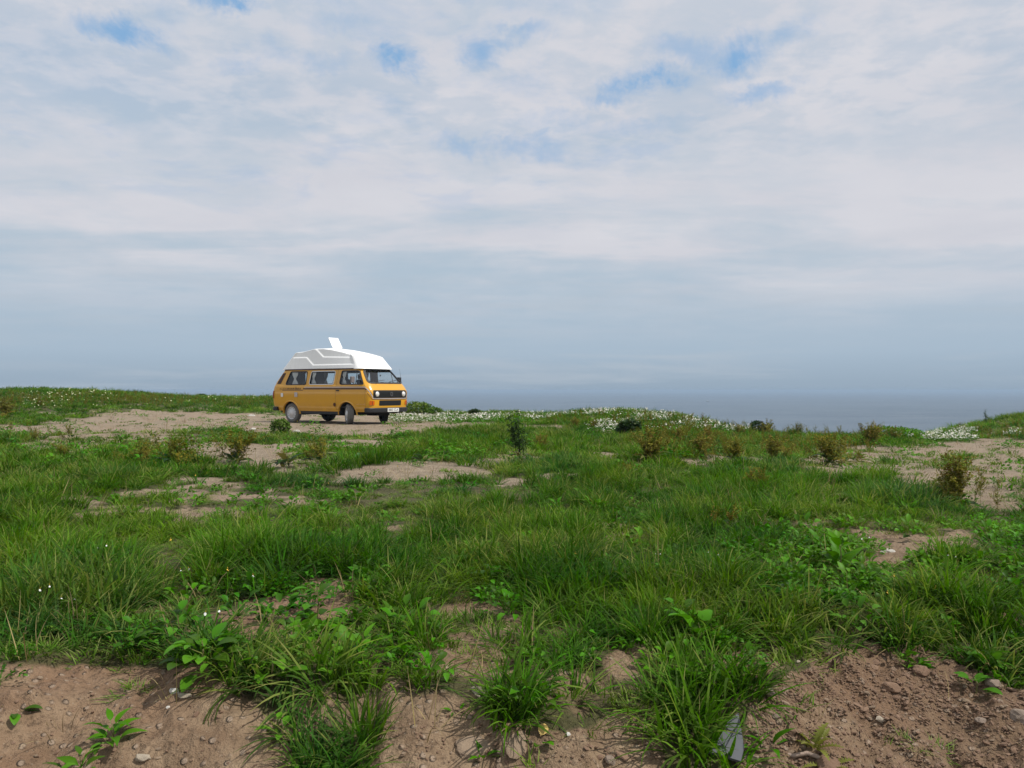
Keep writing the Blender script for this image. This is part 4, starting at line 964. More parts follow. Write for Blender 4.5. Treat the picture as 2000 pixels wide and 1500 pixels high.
def leaf_mesh(name, L, W, shape, mat, seed, fold=.22, bend=.8, n=8, petiole=.25, wave=.0):
    v, f = leaf_shape(L, W, fold, bend, n, shape, wave); v = v + np.array([petiole * L, 0, 0])
    pv = np.array([(0, -.012 * L, 0), (0, .012 * L, 0), (petiole * L, .010 * L, 0), (petiole * L, -.010 * L, 0)]); b = len(v)
    me = mesh_np(name, np.vstack([v, pv]), np.vstack([f, [[b, b + 1, b + 2, b + 3]]])); with_attr(me, np.full(b + 4, random.Random(seed).random()), np.full(b + 4, .3)); me.materials.append(mat); return me
DL = [leaf_mesh('leaf', 1.0, .42, 'lance', M['dockleaf'], k, .2, .7 + .25 * k, 8, .22, .05) for k in range(4)]
OV = [leaf_mesh('leaf', 1.0, .62, 'oval', M['weed'], k, .16, .6 + .2 * k, 8, .3) for k in range(3)]
LN = [leaf_mesh('leaf', 1.0, .36, 'lance', M['weed'], k + 9, .2, .7 + .2 * k, 8, .15) for k in range(3)]
HT = [leaf_mesh('leaf', 1.0, .85, 'heart', M['weed'], k + 19, .15, .6 + .2 * k, 8, .5) for k in range(2)]
PALE = [leaf_mesh('leaf', 1.0, .34, 'oval', M['paleleaf'], 5, .25, .5, 8, .1)]
JAG = [leaf_mesh('leaf', 1.0, .26, 'jag', M['limeleaf'], 31 + k, .3, .6 + .4 * k, 16, .03) for k in range(2)]

def part(name, me, parent, loc, rot, scl, kind=None):
    o = bpy.data.objects.new(name, me); COL.objects.link(o); o.parent = parent; o.location = loc; o.rotation_euler = rot; o.scale = (scl,) * 3 if not hasattr(scl, '__len__') else scl
    if kind: o['kind'] = kind
    return o
def dock(px, py, hpx, label, color='rust', stalks=5, leaves=9, tilt=.28, leafs=.30, group='dock plants gone to seed', wide=1.0, name='dock_plant', cat='dock plant'):
    g = ground_hit(px, py); dist = g[1]; H = hpx / F * dist * 1.02; r = random.Random(int(px * 7 + py))
    root = thing(name, tuple(g), r.uniform(0, 6.28), label, cat, group)
    meshes = {'rust': ST_RUST, 'olive': ST_OLIVE, 'dark': ST_DARK}[color]
    for k in range(int(stalks * 1.4) if color != 'dark' else stalks):
        mm = r.choice(meshes if color != 'rust' or r.random() < .75 else ST_OLIVE); a = r.uniform(0, 6.28); tl = abs(r.gauss(0, tilt * 1.25)); h = H * r.uniform(.65, 1.05)
        part('seed_stalk', mm, root, (.05 * cos(a), .05 * sin(a), -.02), (tl * cos(a + 1.57), tl * sin(a + 1.57), r.uniform(0, 6.28)), (h * 1.4 * wide, h * 1.4 * wide, h), 'stuff')
    for k in range(leaves):
        a = 6.28 * k / max(leaves, 1) + r.uniform(-.4, .4); e = r.uniform(.15, 1.0)
        part('leaf', r.choice(DL), root, (.02 * cos(a), .02 * sin(a), r.uniform(0, .15) * H), (0, -e, a), leafs * .72 * r.uniform(.6, 1.2))
    return root
def leafy(px, py, label, meshes, n, size, el=(.2, 1.1), tall=0.0, name='broadleaf_plant', cat='plant', group=None, reach=.02, stems=0):
    g = ground_hit(px, py); r = random.Random(int(px * 13 + py)); root = thing(name, tuple(g), 0, label, cat, group)
    for k in range(n):
        a = 2.4 * k + r.uniform(-.5, .5); hh = tall * (k / max(1, n - 1)) * r.uniform(.8, 1.1); rr = reach * r.uniform(.2, 1)
        part('leaf', r.choice(meshes), root, (rr * cos(a), rr * sin(a), hh), (r.uniform(-.3, .3), -r.uniform(*el), a), size * r.uniform(.65, 1.15) * (1 - .35 * hh / max(tall, .01)))
    if tall: MB().tube([(0, 0, -.02), (.01, 0, tall * .6), (0, .01, tall)], [.005, .004, .002], 5).link('stem', M['stem'], root)
    return root

# ------------------------------------------------------------------ plants one can tell apart
for a in [
    (458, 905, 78, 'green and russet dock on the bare strip, big dark leaves at its foot', 'olive', 8, 13, .34, .36),
    (338, 912, 82, 'bushy dock left of the bare strip, olive heads over dark green leaves', 'olive', 10, 12, .34, .33),
    (278, 905, 52, 'low rust coloured dock beside the bushy olive dock on the left', 'rust', 8, 2, .45, .2),
    (228, 908, 38, 'thin reddish dock among the grass, left of the low rusty dock', 'rust', 5, 2, .45, .2),
    (121, 897, 42, 'upright rust brown dock standing on the left bare ground', 'rust', 6, 3, .2, .2),
    (72, 862, 30, 'sparse leaning brown dock near the left end of the track', 'rust', 3, 2, .3, .2),
    (140, 858, 36, 'dark leafless looking dock beside the left end of the track', 'olive', 4, 4, .4, .22),
    (190, 880, 20, 'tiny rusty dock on the left bare ground right of the upright one', 'rust', 3, 2, .35, .14),
    (620, 905, 62, 'dock with rusty heads behind broad green leaves, middle of the bare strip', 'rust', 5, 10, .35, .32),
    (560, 912, 40, 'low spreading dock with large dark leaves on the bare strip', 'olive', 3, 15, .5, .38),
    (1272, 905, 78, 'dock with an orange russet top and dark leaf clump, right of centre', 'rust', 9, 12, .32, .34),
    (1362, 893, 58, 'rusty dock over dark leaves, first of the row on the right', 'rust', 9, 9, .35, .30),
    (1440, 905, 62, 'olive brown dock in the row, above a small bare scrape', 'olive', 9, 10, .35, .32),
    (1512, 905, 58, 'russet dock in the row, left of the large bushy one', 'rust', 8, 6, .32, .26),
    (1622, 912, 72, 'large dense olive dock with leafy base, left of the right bare ground', 'olive', 13, 14, .36, .34),
    (1672, 905, 40, 'leafy dock with bluish green leaves at the edge of the right bare ground', 'olive', 4, 12, .4, .34),
    (1700, 868, 48, 'dark russet dock against the sea, beside the right bare ground', 'rust', 10, 9, .36, .30),
    (1745, 862, 32, 'small russet dock beside the dark one against the sea', 'rust', 6, 5, .36, .24),
    (1868, 990, 112, 'tall thin golden brown dock standing alone at the right', 'rust', 9, 9, .14, .26, 'dock plants gone to seed', .75),
    (1840, 975, 60, 'short dark dock leaning beside the tall golden one', 'olive', 5, 7, .4, .26),
    (1478, 962, 56, 'upright rusty dock rising from deep grass, right of centre', 'rust', 6, 4, .25, .22),
    (1408, 1036, 58, 'small reddish dock in the grass, nearest of those right of centre', 'rust', 4, 4, .2, .18),
    (1018, 905, 104, 'tall dark stemmed dock breaking the sea line left of the daisy mound', 'dark', 5, 10, .10, .26),
    (1228, 935, 42, 'dark brown dock head leaning in the grass right of centre', 'olive', 4, 5, .4, .22),
    (1052, 880, 40, 'yellowish brown dock patch right of the tall dark stemmed one', 'rust', 4, 2, .35, .18),
    (1500, 852, 34, 'short dark russet dock on the skyline, right of the daisy mound', 'rust', 8, 5, .4, .22),
    (1440, 850, 30, 'orange brown dock below the skyline, right of the daisy mound', 'rust', 7, 3, .4, .2),
    (1560, 848, 28, 'olive dock on the skyline between the two russet ones', 'olive', 6, 4, .4, .2),
    (1330, 862, 36, 'faint rusty dock in the grass below the right end of the daisies', 'rust', 6, 3, .35, .2),
    (1385, 858, 34, 'rusty dock in the grass, second one below the daisy mound', 'rust', 6, 3, .35, .2),
    (1160, 838, 26, 'rust coloured dock on the near slope of the daisy mound', 'rust', 6, 2, .35, .18),
    (1125, 836, 24, 'brown dock at the left foot of the daisy mound', 'rust', 5, 2, .35, .18),
    (6, 812, 38, 'rust red dock patch at the left edge, on the far ridge', 'rust', 12, 2, .45, .25),
    (78, 796, 22, 'brown dock clump on the far left ridge', 'rust', 9, 2, .45, .25),
    (1925, 832, 34, 'lone dark stalk standing against the sea beside the far hill', 'dark', 2, 1, .05, .15),
    (700, 905, 20, 'small leafy dock right of the bare strip, before the dark tall grass', 'olive', 2, 11, .4, .30),
    (825, 905, 16, 'pale leafy dock patch behind the middle bare patch', 'olive', 2, 12, .4, .28),
    (655, 880, 22, 'leafy dock right of the rusty headed one, by the track verge', 'olive', 2, 10, .4, .26),
]:
    dock(*a)
def tufted_bush(px, py, wpx, hpx, label, mat, name='bush', cat='bush', flowers=0, seed=1, leafsz=.045, n=1500):
    g = ground_hit(px, py); k = g[1] / F; R, H = wpx * k / 2, hpx * k; r = np.random.default_rng(seed)
    root = thing(name, tuple(g), 0, label, cat); V = []; Fc = []; T = []
    u = r.normal(0, 1, (n, 3)); u /= np.linalg.norm(u, axis=1, keepdims=True); rad = r.uniform(.35, 1, n) ** .5 * (.75 + .45 * fbm(u[:, 0] * 2.4 + 5, u[:, 2] * 2.4 + u[:, 1], seed, 3))
    c = u * rad[:, None] * [R, R * .8, H * .52] + [0, 0, H * .46]; c = c[c[:, 2] > 0]
    for i, p in enumerate(c):
        s = leafsz * r.uniform(.5, 1.3); v = place(np.array([(0, -s * .4, 0), (s, 0, 0), (0, s * .4, 0), (-s * .6, 0, 0)]), r.uniform(0, 6.28), r.uniform(-.8, 1.3), p, r.uniform(-1, 1)); V.append(v); Fc.append([4 * i, 4 * i + 1, 4 * i + 2, 4 * i + 3]); T += [r.random()] * 4
    me = with_attr(mesh_np('foliage', np.vstack(V), np.array(Fc), False), T, np.full(len(T), .5)); link('foliage', me, mat, root, kind='stuff')
    for j in range(4):
        a = j * 1.6; MB().tube([(0, 0, -.03), (R * .3 * cos(a), R * .3 * sin(a), H * .4), (R * .6 * cos(a), R * .5 * sin(a), H * .85)], [.012, .008, .003], 5).link('stem', M['stem'], root)
    if flowers:
        mb = MB()
        for j in range(flowers):
            p = c[r.integers(0, len(c))] * 1.05; s = r.uniform(.02, .035); mb.add([(p[0] + s * cos(q), p[1] + s * sin(q), p[2] + .01) for q in np.linspace(0, 6.28, 7)[:-1]], [tuple(range(6))])
        mb.link('blossom', M['petal'], root, kind='stuff')
    return root
tufted_bush(548, 850, 42, 34, 'small green bush on the track by the rear wheel of the van', M['short'], seed=3, leafsz=.05, n=900)
tufted_bush(812, 812, 80, 28, 'leafy green bush with white specks beside the front of the van', M['short'], flowers=60, seed=4, leafsz=.07, n=2200)
tufted_bush(848, 812, 34, 18, 'low pale green bush trailing right from the one beside the van', M['short'], flowers=14, seed=5, leafsz=.06, n=700)
tufted_bush(926, 815, 26, 17, 'small round dark bush on the cliff edge among white flowers', M['darkleaf'], seed=6, leafsz=.06, n=900)
tufted_bush(1228, 852, 50, 34, 'dark green bush on the near slope of the daisy mound', M['darkleaf'], seed=7, leafsz=.06, n=1400)
tufted_bush(395, 776, 18, 8, 'little dark bush on the left skyline, half way to the van', M['darkleaf'], seed=8, leafsz=.09, n=300)
tufted_bush(1480, 842, 34, 26, 'dark bush on the skyline right of the daisy mound', M['darkleaf'], seed=12, leafsz=.05, n=700)
tufted_bush(1740, 838, 120, 22, 'long low green scrub on the skyline behind the right bare ground', M['weed'], seed=13, leafsz=.06, n=1800)

# foreground plants
leafy(392, 1300, 'clump with two big round dark leaves at the left lip of the bank', OV, 26, .115, (.1, .9), .10, reach=.07)
leafy(392, 1312, 'pair of round dark leaves hanging over the left lip of the bank', OV, 3, .13, (-.5, .1), name='round_leaved_plant')
leafy(345, 1262, 'bright leafy plant behind the round leaved clump on the left', OV, 22, .10, (.2, 1.0), .14, reach=.07)
leafy(20, 1252, 'large pale tongue shaped leaf at the left edge', PALE, 2, .20, (.4, .8))
leafy(216, 1452, 'small bright green plant alone on the lower left soil', LN, 15, .105, (.15, .9), .07, reach=.02)
leafy(28, 1392, 'small flat plant on soil near the left edge', OV, 6, .06, (.0, .4))
leafy(618, 1225, 'tall leafy plant with broad leaves right of the diagonal bare patch', OV, 15, .12, (.1, .8), .20, reach=.03)
leafy(600, 1228, 'single round bright leaf below the tall leafy plant', OV, 2, .13, (.3, .5))
leafy(528, 1335, 'plant with a heart shaped leaf on the left of the hanging grass', HT, 6, .11, (-.1, .7), .12, reach=.02)
leafy(548, 1440, 'small leafy plant at the foot of the hanging grass clump', OV, 8, .07, (.1, 1.0), .06)
leafy(1590, 1462, 'spiny yellow green plant on the lower right soil', JAG, 11, .12, (.3, 1.3), name='thistle_plant', cat='thistle')
leafy(1620, 1498, 'yellow green leaf tuft at the bottom edge, below the spiny plant', JAG, 6, .10, (.1, .9))
leafy(945, 1482, 'tiny bright rosette on soil, bottom middle', LN, 8, .06, (.4, 1.2))
leafy(893, 1390, 'little pale green sprout on soil under the middle lip', LN, 5, .055, (.1, .9))
leafy(1052, 1452, 'round yellowish leaf cluster beside the fallen yellow leaf', OV, 7, .05, (.2, .9))
leafy(1365, 1262, 'broad pale leaf standing up from the weeds right of centre', HT, 5, .13, (.4, 1.1), .10)
leafy(1330, 1235, 'leafy plant behind the broad pale leaf right of centre', OV, 10, .10, (.2, 1.0), .12, reach=.04)
leafy(1640, 1120, 'leafy shoot rising from the weeds at the right', LN, 11, .20, (.3, 1.1), .20)
leafy(1715, 1135, 'bright yellow green leaf standing in the weeds at the right', [PALE[0]], 3, .16, (.5, 1.1))
leafy(1520, 1128, 'low leafy plant in the weeds left of the rising shoot', OV, 12, .11, (.1, 1.0), .08, reach=.05)
leafy(1905, 1352, 'small leafy plant on the lip of the right slope', OV, 9, .08, (.1, 1.0), .06)
leafy(1500, 1460, 'small leafy sprout beside the slate on the lower right', LN, 6, .10, (.4, 1.2))
leafy(1790, 1300, 'bluish green seedling on the crumbly right slope', LN, 8, .07, (.1, .9))
leafy(440, 1140, 'single bright upright leaf left of the diagonal bare patch', OV, 2, .10, (.6, 1.0))
leafy(955, 1145, 'broad leaved plant in grass above the middle bare scrape', OV, 9, .11, (.1, .9), .12)
leafy(1150, 1300, 'small green weed in the sparse grass of the middle', OV, 9, .06, (.1, 1.0), .05)

# ------------------------------------------------------------------ daisies, umbels, far rusty growth
def flower_clump(name, n, h, spread, head, seed, mats, umbel=False, green=True):
    r = np.random.default_rng(seed); V = []; Fc = []; mi = []; b = 0
    for k in range(n):
        a = r.uniform(0, 6.28); rad = spread * math.sqrt(r.random()); hh = h * r.uniform(.6, 1.1); p = np.array([rad * cos(a), rad * sin(a), hh]); m = 8
        tx, ty = r.normal(0, .45), r.normal(-.25, .45)
        ring = [p + np.array([head * r.uniform(.8, 1.1) * cos(q), head * r.uniform(.8, 1.1) * sin(q), -head * (tx * cos(q) + ty * sin(q)) + (.012 if umbel else .0)]) for q in np.linspace(0, 2 * pi, m + 1)[:-1]]
        V += [p + [0, 0, .006]] + ring
        for q in range(m): Fc.append([b, b + 1 + q, b + 1 + (q + 1) % m]); mi.append(0)
        b += m + 1
        if not umbel:
            s = head * .33; cc = [p + np.array([s * cos(q), s * sin(q), -s * (tx * cos(q) + ty * sin(q)) + .009]) for q in np.linspace(0, 2 * pi, 6)[:-1]]; V += [p + [0, 0, .016]] + cc
            for q in range(5): Fc.append([b, b + 1 + q, b + 1 + (q + 1) % 5]); mi.append(1)
            b += 6
        o = np.array([.003, 0, 0]); V += [p - o, p + o, np.array([rad * .5 * cos(a), rad * .5 * sin(a), 0])]; Fc.append([b, b + 1, b + 2]); mi.append(2); b += 3
    for k in range(60 if green else 0):
        a = r.uniform(0, 6.28); rad = spread * 1.1 * math.sqrt(r.random()); z0 = h * r.uniform(0, .85); s = r.uniform(.02, .05)
        p = np.array([rad * cos(a), rad * sin(a), z0]); d1 = r.normal(0, 1, 3); d1 *= s / np.linalg.norm(d1); d2 = r.normal(0, 1, 3) * s * .2; V += [p, p + d1 + d2, p + d1 - d2]; Fc.append([b, b + 1, b + 2]); mi.append(2); b += 3
    me = mesh_np(name, np.array(V), np.array(Fc), False); me.polygons.foreach_set('material_index', mi); with_attr(me, r.uniform(0, 1, b), np.full(b, .3)); return me
fc = source_set('daisy_clump', [flower_clump('f', 8, .22, .14, .019, 700 + k, None) for k in range(4)], (M['petal'], M['yolk'], M['weed']))
uc = source_set('umbel_clump', [flower_clump('u', 3, .40, .22, .026, 720 + k, None, True) for k in range(3)], (M['cream'], M['cream'], M['weed']))
def in_px(boxes, seed, edge=True):
    """random ground points seen inside ellipses of the photograph"""
    r = np.random.default_rng(seed); out = []
    for cx, cy, rx, ry, n in boxes:
        a = r.uniform(0, 6.28, n); q = np.sqrt(r.uniform(0, 1, n)); out.append(np.stack([cx + rx * q * np.cos(a), cy + ry * q * np.sin(a)], 1))
    p = np.vstack(out); g = ground_at(p[:, 0], p[:, 1]); g = g[~np.isnan(g[:, 0])]; e = land_edge(g[:, 0], g[:, 1]); return g[(np.hypot(g[:, 0], g[:, 1]) < e + 1.5) & (g[:, 2] > -1)]
def scat(name, g, coll, nv, smin, smax, seed):
    r = np.random.default_rng(seed); n = len(g); s = r.uniform(smin, smax, n)
    return scatter(name, g, np.stack([r.normal(0, .12, n), r.normal(0, .12, n), r.uniform(0, 6.28, n)], 1), np.stack([s, s, s], 1), r.integers(0, nv, n), coll)
g = in_px([(890, 816, 130, 5, 230), (800, 822, 60, 6, 90), (1000, 818, 90, 6, 100), (1110, 810, 110, 5, 150), (1210, 804, 110, 6, 150), (1195, 803, 40, 7, 130), (1250, 816, 60, 12, 60), (1300, 818, 60, 8, 120), (1195, 836, 40, 12, 60), (1300, 842, 160, 8, 60),
          (1440, 842, 90, 4, 70), (1560, 842, 160, 4, 80), (1855, 858, 55, 8, 130), (1800, 855, 50, 6, 50), (1870, 845, 40, 5, 60), (1975, 852, 14, 4, 12), (900, 824, 100, 4, 60), (1370, 830, 60, 5, 80), (1760, 852, 20, 4, 10)], 31)
scat('daisies', g, fc, 4, .45, .9, 32)
g = in_px([(130, 784, 100, 8, 45), (300, 786, 200, 8, 8), (60, 800, 80, 14, 16), (450, 790, 120, 8, 14), (200, 800, 200, 16, 24)], 41)
scat('cream_umbels', g, uc, 3, .7, 1.2, 42)
rc = source_set('far_dock', [m.copy() for m in ST_RUST[:2] + ST_OLIVE[:3]], [(), (), (), (), ()])
g = in_px([(140, 784, 200, 12, 380), (400, 788, 220, 10, 260), (1450, 852, 260, 26, 230), (1600, 885, 120, 24, 60), (1350, 890, 90, 14, 40), (1200, 826, 130, 12, 60), (1700, 850, 120, 8, 24), (1950, 848, 90, 16, 50), (1350, 880, 130, 18, 24), (60, 855, 60, 12, 6), (1900, 1010, 100, 40, 6)], 51)
scat('sorrel_growth', g, rc, 5, .20, .42, 52)
# a few small white and yellow flowers in the nearer grass
tiny = source_set('tiny_flower', [flower_clump('f', 2, .18, .05, .005, 760, None, False, False), flower_clump('f', 1, .18, .03, .006, 761, None, False, False)], [(M['petal'], M['yolk'], M['weed']), (M['yolk'], M['yolk'], M['weed'])])
g = in_px([(300, 1180, 300, 90, 9), (1100, 1130, 300, 60, 6), (1750, 1150, 250, 90, 5), (650, 960, 300, 40, 8), (430, 834, 160, 6, 40), (1650, 880, 200, 20, 14)], 61)
scat('small_meadow_flowers', g, tiny, 2, .8, 1.3, 62)

# ------------------------------------------------------------------ stones and litter on the soil
def stone_mesh(name, seed, flat=.6, rough=.28, sub=2):
    bm = bmesh.new(); bmesh.ops.create_icosphere(bm, subdivisions=sub, radius=.5); r = random.Random(seed); o = Vector((r.uniform(0, 50),) * 3)
    from mathutils import noise as mn
    for v in bm.verts:
        k = 1 + rough * mn.noise(v.co * 2.2 + o) * 1.6 + rough * .4 * mn.noise(v.co * 6 + o); v.co *= k; v.co.z *= flat
        for ax in ((1, .3, .4), (-.5, 1, .2), (.2, -.8, .6), (.1, .2, 1)):      # broken faces
            n = Vector(ax).normalized(); d = v.co.dot(n) - .34 * (flat if ax[2] == 1 else 1)
            if d > 0: v.co -= n * d * .85
    me = bpy.data.meshes.new(name); bm.to_mesh(me); bm.free(); return me
def stone_mat(name, a, b):
    m, N = mat_new(name); tc = N.n('ShaderNodeTexCoord').outputs['Object']; rnd = N.n('ShaderNodeObjectInfo').outputs['Random']
    n = N.noise(N.vm('ADD', tc, (3.1, 1.7, .4)), 5, 6, .65); c = N.mix(N.m('ADD', N.m('MULTIPLY', n, .6), N.m('MULTIPLY', rnd, .4)), a, b)
    bs = N.n('ShaderNodeBsdfPrincipled', {'Base Color': c, 'Roughness': .9}); bp = N.n('ShaderNodeBump', {'Height': N.noise(tc, 18, 5, .7), 'Strength': .5, 'Distance': .03}); m.node_tree.links.new(bp.outputs[0], bs.inputs['Normal'])
    m.node_tree.links.new(bs.outputs[0], N.out.inputs[0]); return m
MS = {'soil': stone_mat('clod_soil', (.15, .085, .052), (.30, .195, .125)), 'pale': stone_mat('pale_stone', (.36, .30, .22), (.50, .43, .33)), 'grey': stone_mat('grey_stone', (.20, .15, .115), (.32, .25, .19)), 'white': stone_mat('white_stone', (.58, .55, .49), (.74, .71, .64)), 'earthy': stone_mat('earthy_stone', (.20, .14, .09), (.34, .25, .17)), 'slate': stone_mat('slate_stone', (.15, .155, .165), (.24, .245, .25))}
peb = source_set('pebble', [stone_mesh('p', 900 + k, .65, .3, 1 if k < 4 else 2) for k in range(7)], [MS['soil']] * 5 + [MS['earthy'], MS['soil']])
def pebbles():
    r = np.random.default_rng(77); out = []
    for cx, cy, rx, ry, n in [(1650, 1420, 420, 130, 6500), (1800, 1330, 260, 80, 2600), (1450, 1330, 170, 90, 1400), (1050, 1440, 320, 60, 500), (300, 1410, 420, 110, 380), (560, 1160, 90, 40, 160), (430, 1220, 60, 26, 90), (1750, 1070, 150, 20, 120), (800, 922, 140, 16, 90), (470, 885, 110, 18, 60), (1800, 905, 260, 40, 220), (400, 830, 420, 20, 160), (700, 838, 240, 14, 90), (1100, 1250, 300, 100, 260)]:
        a = r.uniform(0, 6.28, n); q = np.sqrt(r.uniform(0, 1, n)); out.append(np.stack([cx + rx * q * np.cos(a), cy + ry * q * np.sin(a)], 1))
    p = np.vstack(out); p = p[p[:, 1] < 1530]; g = ground_at(p[:, 0], p[:, 1]); g = g[~np.isnan(g[:, 0])]; b = bare_mask(g[:, 0], g[:, 1], g[:, 2]); g = g[(b > .35) & (np.hypot(g[:, 0] - VAN[0], g[:, 1] - VAN[1]) > 2.8)]
    n = len(g); s = np.exp(r.normal(-4.85, .50, n)) * np.where(g[:, 1] > 6, 1.7, 1); s = np.clip(s, .004, .075); sc = np.stack([s * r.uniform(.8, 1.5, n), s * r.uniform(.7, 1.1, n), s * r.uniform(.6, 1, n)], 1)
    g[:, 2] += s * .12
    scatter('gravel', g, np.stack([r.normal(0, .3, n), r.normal(0, .3, n), r.uniform(0, 6.28, n)], 1), sc, r.integers(0, 7, n), peb)
pebbles()
for i, (px, py, w, asp, fl, mt, label) in enumerate([
    (938, 1352, .062, .8, .7, 'pale', 'pale pink stone, left one of the touching pair at the middle lip'),
    (956, 1353, .058, .8, .7, 'pale', 'pale grey stone, right one of the touching pair at the middle lip'),
    (932, 1452, .15, .75, .22, 'earthy', 'broad flat stone half buried in soil, bottom middle'),
    (1008, 1445, .10, 1.5, .25, 'earthy', 'upright grey stone face with grass shadows on it, bottom middle'),
    (341, 1350, .042, .6, .6, 'white', 'small white stone on soil at the lower left'),
    (329, 1382, .018, .8, .8, 'white', 'tiny white pebble below the small white stone at the lower left'),
    (281, 1481, .060, .7, .45, 'pale', 'pinkish flat stone at the bottom left, below the bright plant'),
    (362, 1358, .060, .6, .3, 'pale', 'flat earthy stone right of the small white stone'),
    (1192, 1485, .040, 1.2, .8, 'grey', 'rounded grey pebble at the bottom, right of middle'),
    (1110, 1434, .018, 1, .8, 'white', 'tiny pinkish white pebble right of the yellow leaf'),
    (1072, 1344, .030, 1, .8, 'white', 'small white pebble in grass at the middle lip'),
    (1500, 1352, .050, 1, .8, 'grey', 'brown stone lying on the left part of the right slope'),
    (1556, 1295, .040, .8, .7, 'pale', 'rounded pale stone at the top of the right slope'),
    (1720, 1405, .034, 1, .8, 'pale', 'pinkish pebble midway down the right slope'),
    (1940, 1337, .062, 1.1, .8, 'grey', 'rounded brown stone high on the right slope'),
    (1995, 1402, .085, 1, .8, 'grey', 'dark stone at the right edge of the picture'),
    (1915, 1408, .050, .9, .6, 'grey', 'greyish stone left of the dark stone at the right edge'),
    (1625, 1492, .11, 1.3, .6, 'soil', 'large brown clod under the spiny plant, bottom edge'),
    (1468, 1478, .10, .45, .5, 'grey', 'long narrow brown stone standing near the slate'),
    (1515, 1400, .040, .7, .6, 'grey', 'flat brown stone above the fallen twig'),
    (1740, 1345, .07, .9, .8, 'soil', 'dark clod of earth in the hollow of the right slope'),
    (1762, 1298, .07, .9, .8, 'soil', 'earth clod at the edge of the dark hole in the right slope'),
    (1800, 1312, .08, .8, .7, 'soil', 'reddish clod right of the dark hole in the right slope'),
    (1735, 1078, .11, .5, .4, 'white', 'long pale stone in the bare patch of the right middle ground'),
    (1855, 1085, .08, .6, .4, 'white', 'small whitish stone right of the long pale one'),
    (315, 926, .12, .7, .5, 'pale', 'pale stone at the foot of the bushy olive dock'),
    (580, 843, .22, .4, .4, 'white', 'whitish stone on the track in front of the van'),
    (495, 839, .18, .5, .5, 'white', 'white stone on the track left of the small bush'),
    (370, 843, .15, .7, .6, 'white', 'round white stone at the near edge of the track, left of centre'),
    (492, 812, .30, .3, .3, 'white', 'thin white sliver lying on grass behind the rear of the van'),
    (581, 825, .10, .8, .8, 'white', 'small bright stone by the rear tyre of the van'),
]):
    g = ground_hit(px, py); me = stone_mesh('stone', 1000 + i, fl, .3, 3 if w > .035 else 2)
    o = link('stone', me, MS[mt], None, label=label, category='stone'); o.location = (g[0], g[1], g[2] + w * fl * (.10 if w < .09 or py < 1200 else -.12)); o.scale = (w, w * asp, w)
    if py > 1400 and w > .09: o.rotation_euler = (.45, .05, .1)
# slate shard, fallen yellow leaf, twig, pale sheet litter
g = ground_hit(1402, 1440)
mb = MB(); sh = [(-.055, -.045), (.03, -.065), (.045, -.02), (.042, .085), (.012, .060), (-.01, .02)]; k = len(sh)
mb.add([(x, y, 0) for x, y in sh] + [(x * .97, y * .97, .009) for x, y in sh], [tuple(range(k))[::-1], tuple(range(k, 2 * k))] + [(i, (i + 1) % k, k + (i + 1) % k, k + i) for i in range(k)])
o = mb.link('slate_shard', simple('slate_grey', (.10, .105, .115), .8, .15, 9), None, label='grey broken slate lying on soil under the hanging grass, lower right', category='slate'); o.location = (g[0] + .02, g[1] - .05, g[2] + .012); o.rotation_euler = (.62, .04, -.1); o.scale = (1.3, 1.3, 1)
g = ground_hit(1560, 1485); pts = [(-.115, .035, .012), (-.07, .012, .020), (-.02, .0, .018), (.03, .012, .024), (.065, .004, .018), (.085, -.012, .010)]
o = MB().tube(pts, [.003, .006, .008, .0085, .008, .004], 8).link('twig', simple('weathered_wood', (.30, .22, .17), .8, .3, 30, bump=.5), None, True, label='weathered bent twig on the soil at the bottom right', category='twig'); o.location = g; o.rotation_euler = (.3, 0, -.15)
g = ground_hit(1056, 1446); yl = leaf_mesh('fallen_leaf', 1, .7, 'oval', simple('yellow_leaf', (.50, .34, .10), .6), 3, .1, .3, 8, .1)
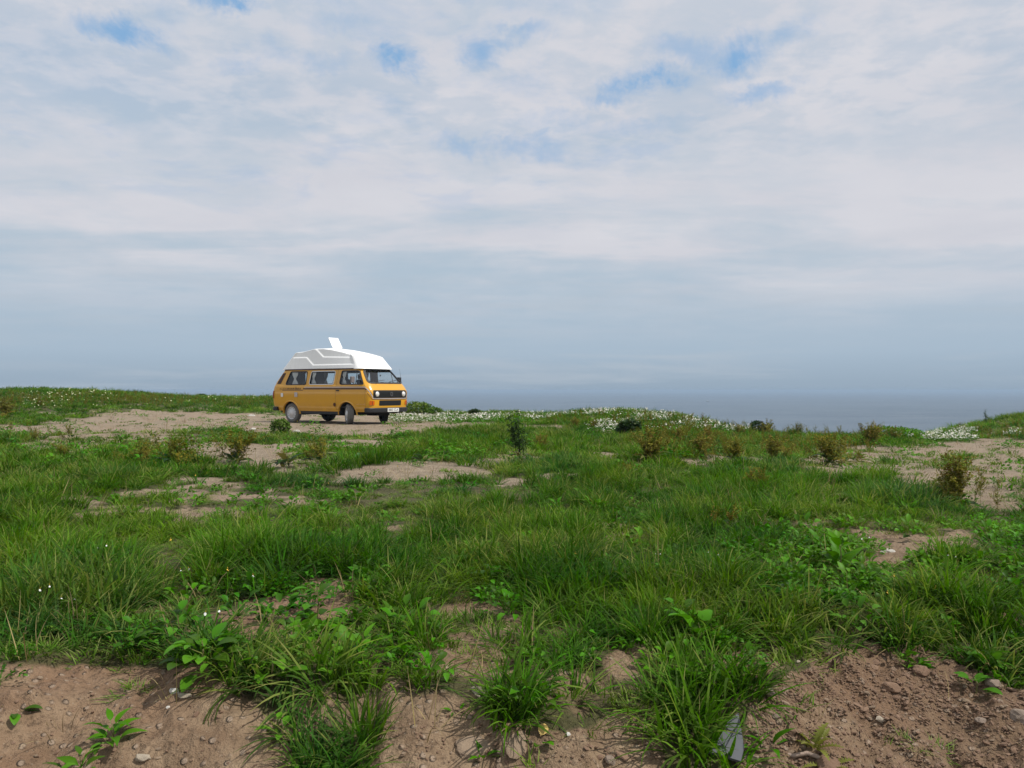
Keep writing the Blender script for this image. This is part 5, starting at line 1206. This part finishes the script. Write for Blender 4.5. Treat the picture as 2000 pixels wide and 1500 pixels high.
o = link('fallen_leaf', yl, None, None, label='fallen yellow leaf lying on the soil, bottom middle', category='leaf'); o.location = (g[0], g[1], g[2] + .015); o.scale = (.055,) * 3; o.rotation_euler = (.35, -.5, 1.2)

# ------------------------------------------------------------------ boats far out
def boat(px, py, length, label, white=True):
    dist = (20 + EYE) * F / (py - HZ); x = (px - 1000) / F * dist
    r = thing('boat', (x, dist, -20.0), radians(8), label, 'boat'); L = length
    v = []; secs = [(-.5, .14, .10), (-.3, .17, .10), (0, .18, .11), (.3, .13, .13), (.5, .004, .17)]
    for t, w, h in secs: v += [(t * L, -w * L, h * L), (t * L, -w * L * .6, -.03 * L), (t * L, w * L * .6, -.03 * L), (t * L, w * L, h * L)]
    f = [(i * 4 + j, i * 4 + j + 1, i * 4 + 5 + j, i * 4 + 4 + j) for i in range(4) for j in range(3)] + [(i * 4, i * 4 + 4, i * 4 + 7, i * 4 + 3) for i in range(4)] + [(0, 1, 2, 3), (16, 17, 18, 19)]
    MB().add(v, f).link('hull', M['white_grp'] if white else simple('dark_hull', (.08, .10, .14), .5), r)
    bevel(MB().box(-.28 * L, .12 * L, -.09 * L, .09 * L, .10 * L, .24 * L).link('cabin', M['white_grp'], r), .01 * L)
    MB().tube([(0, 0, .2 * L), (0, 0, .48 * L)], [.012 * L, .006 * L], 6).link('mast', M['white_grp'], r)
boat(807.5, 767.2, 26, 'white motor boat far out on the horizon, right of the van')
boat(1382, 784.5, 6.5, 'small boat on the open water, right of the daisy mound', False)

# ------------------------------------------------------------------ sea haze
def build_haze():
    mb = MB().box(-26000, 26000, -26000, 26000, -25.0, 4.2)
    m = bpy.data.materials.new('sea_haze'); m.use_nodes = True; t = m.node_tree; t.nodes.clear(); N = NT(t)
    out = N.n('ShaderNodeOutputMaterial')
    pv = N.n('ShaderNodeVolumePrincipled', {'Color': (.49, .645, .82, 1), 'Density': 3.1e-4, 'Anisotropy': .0})
    t.links.new(pv.outputs[0], out.inputs['Volume'])
    mb.link('haze', m, None, kind='stuff')
build_haze()
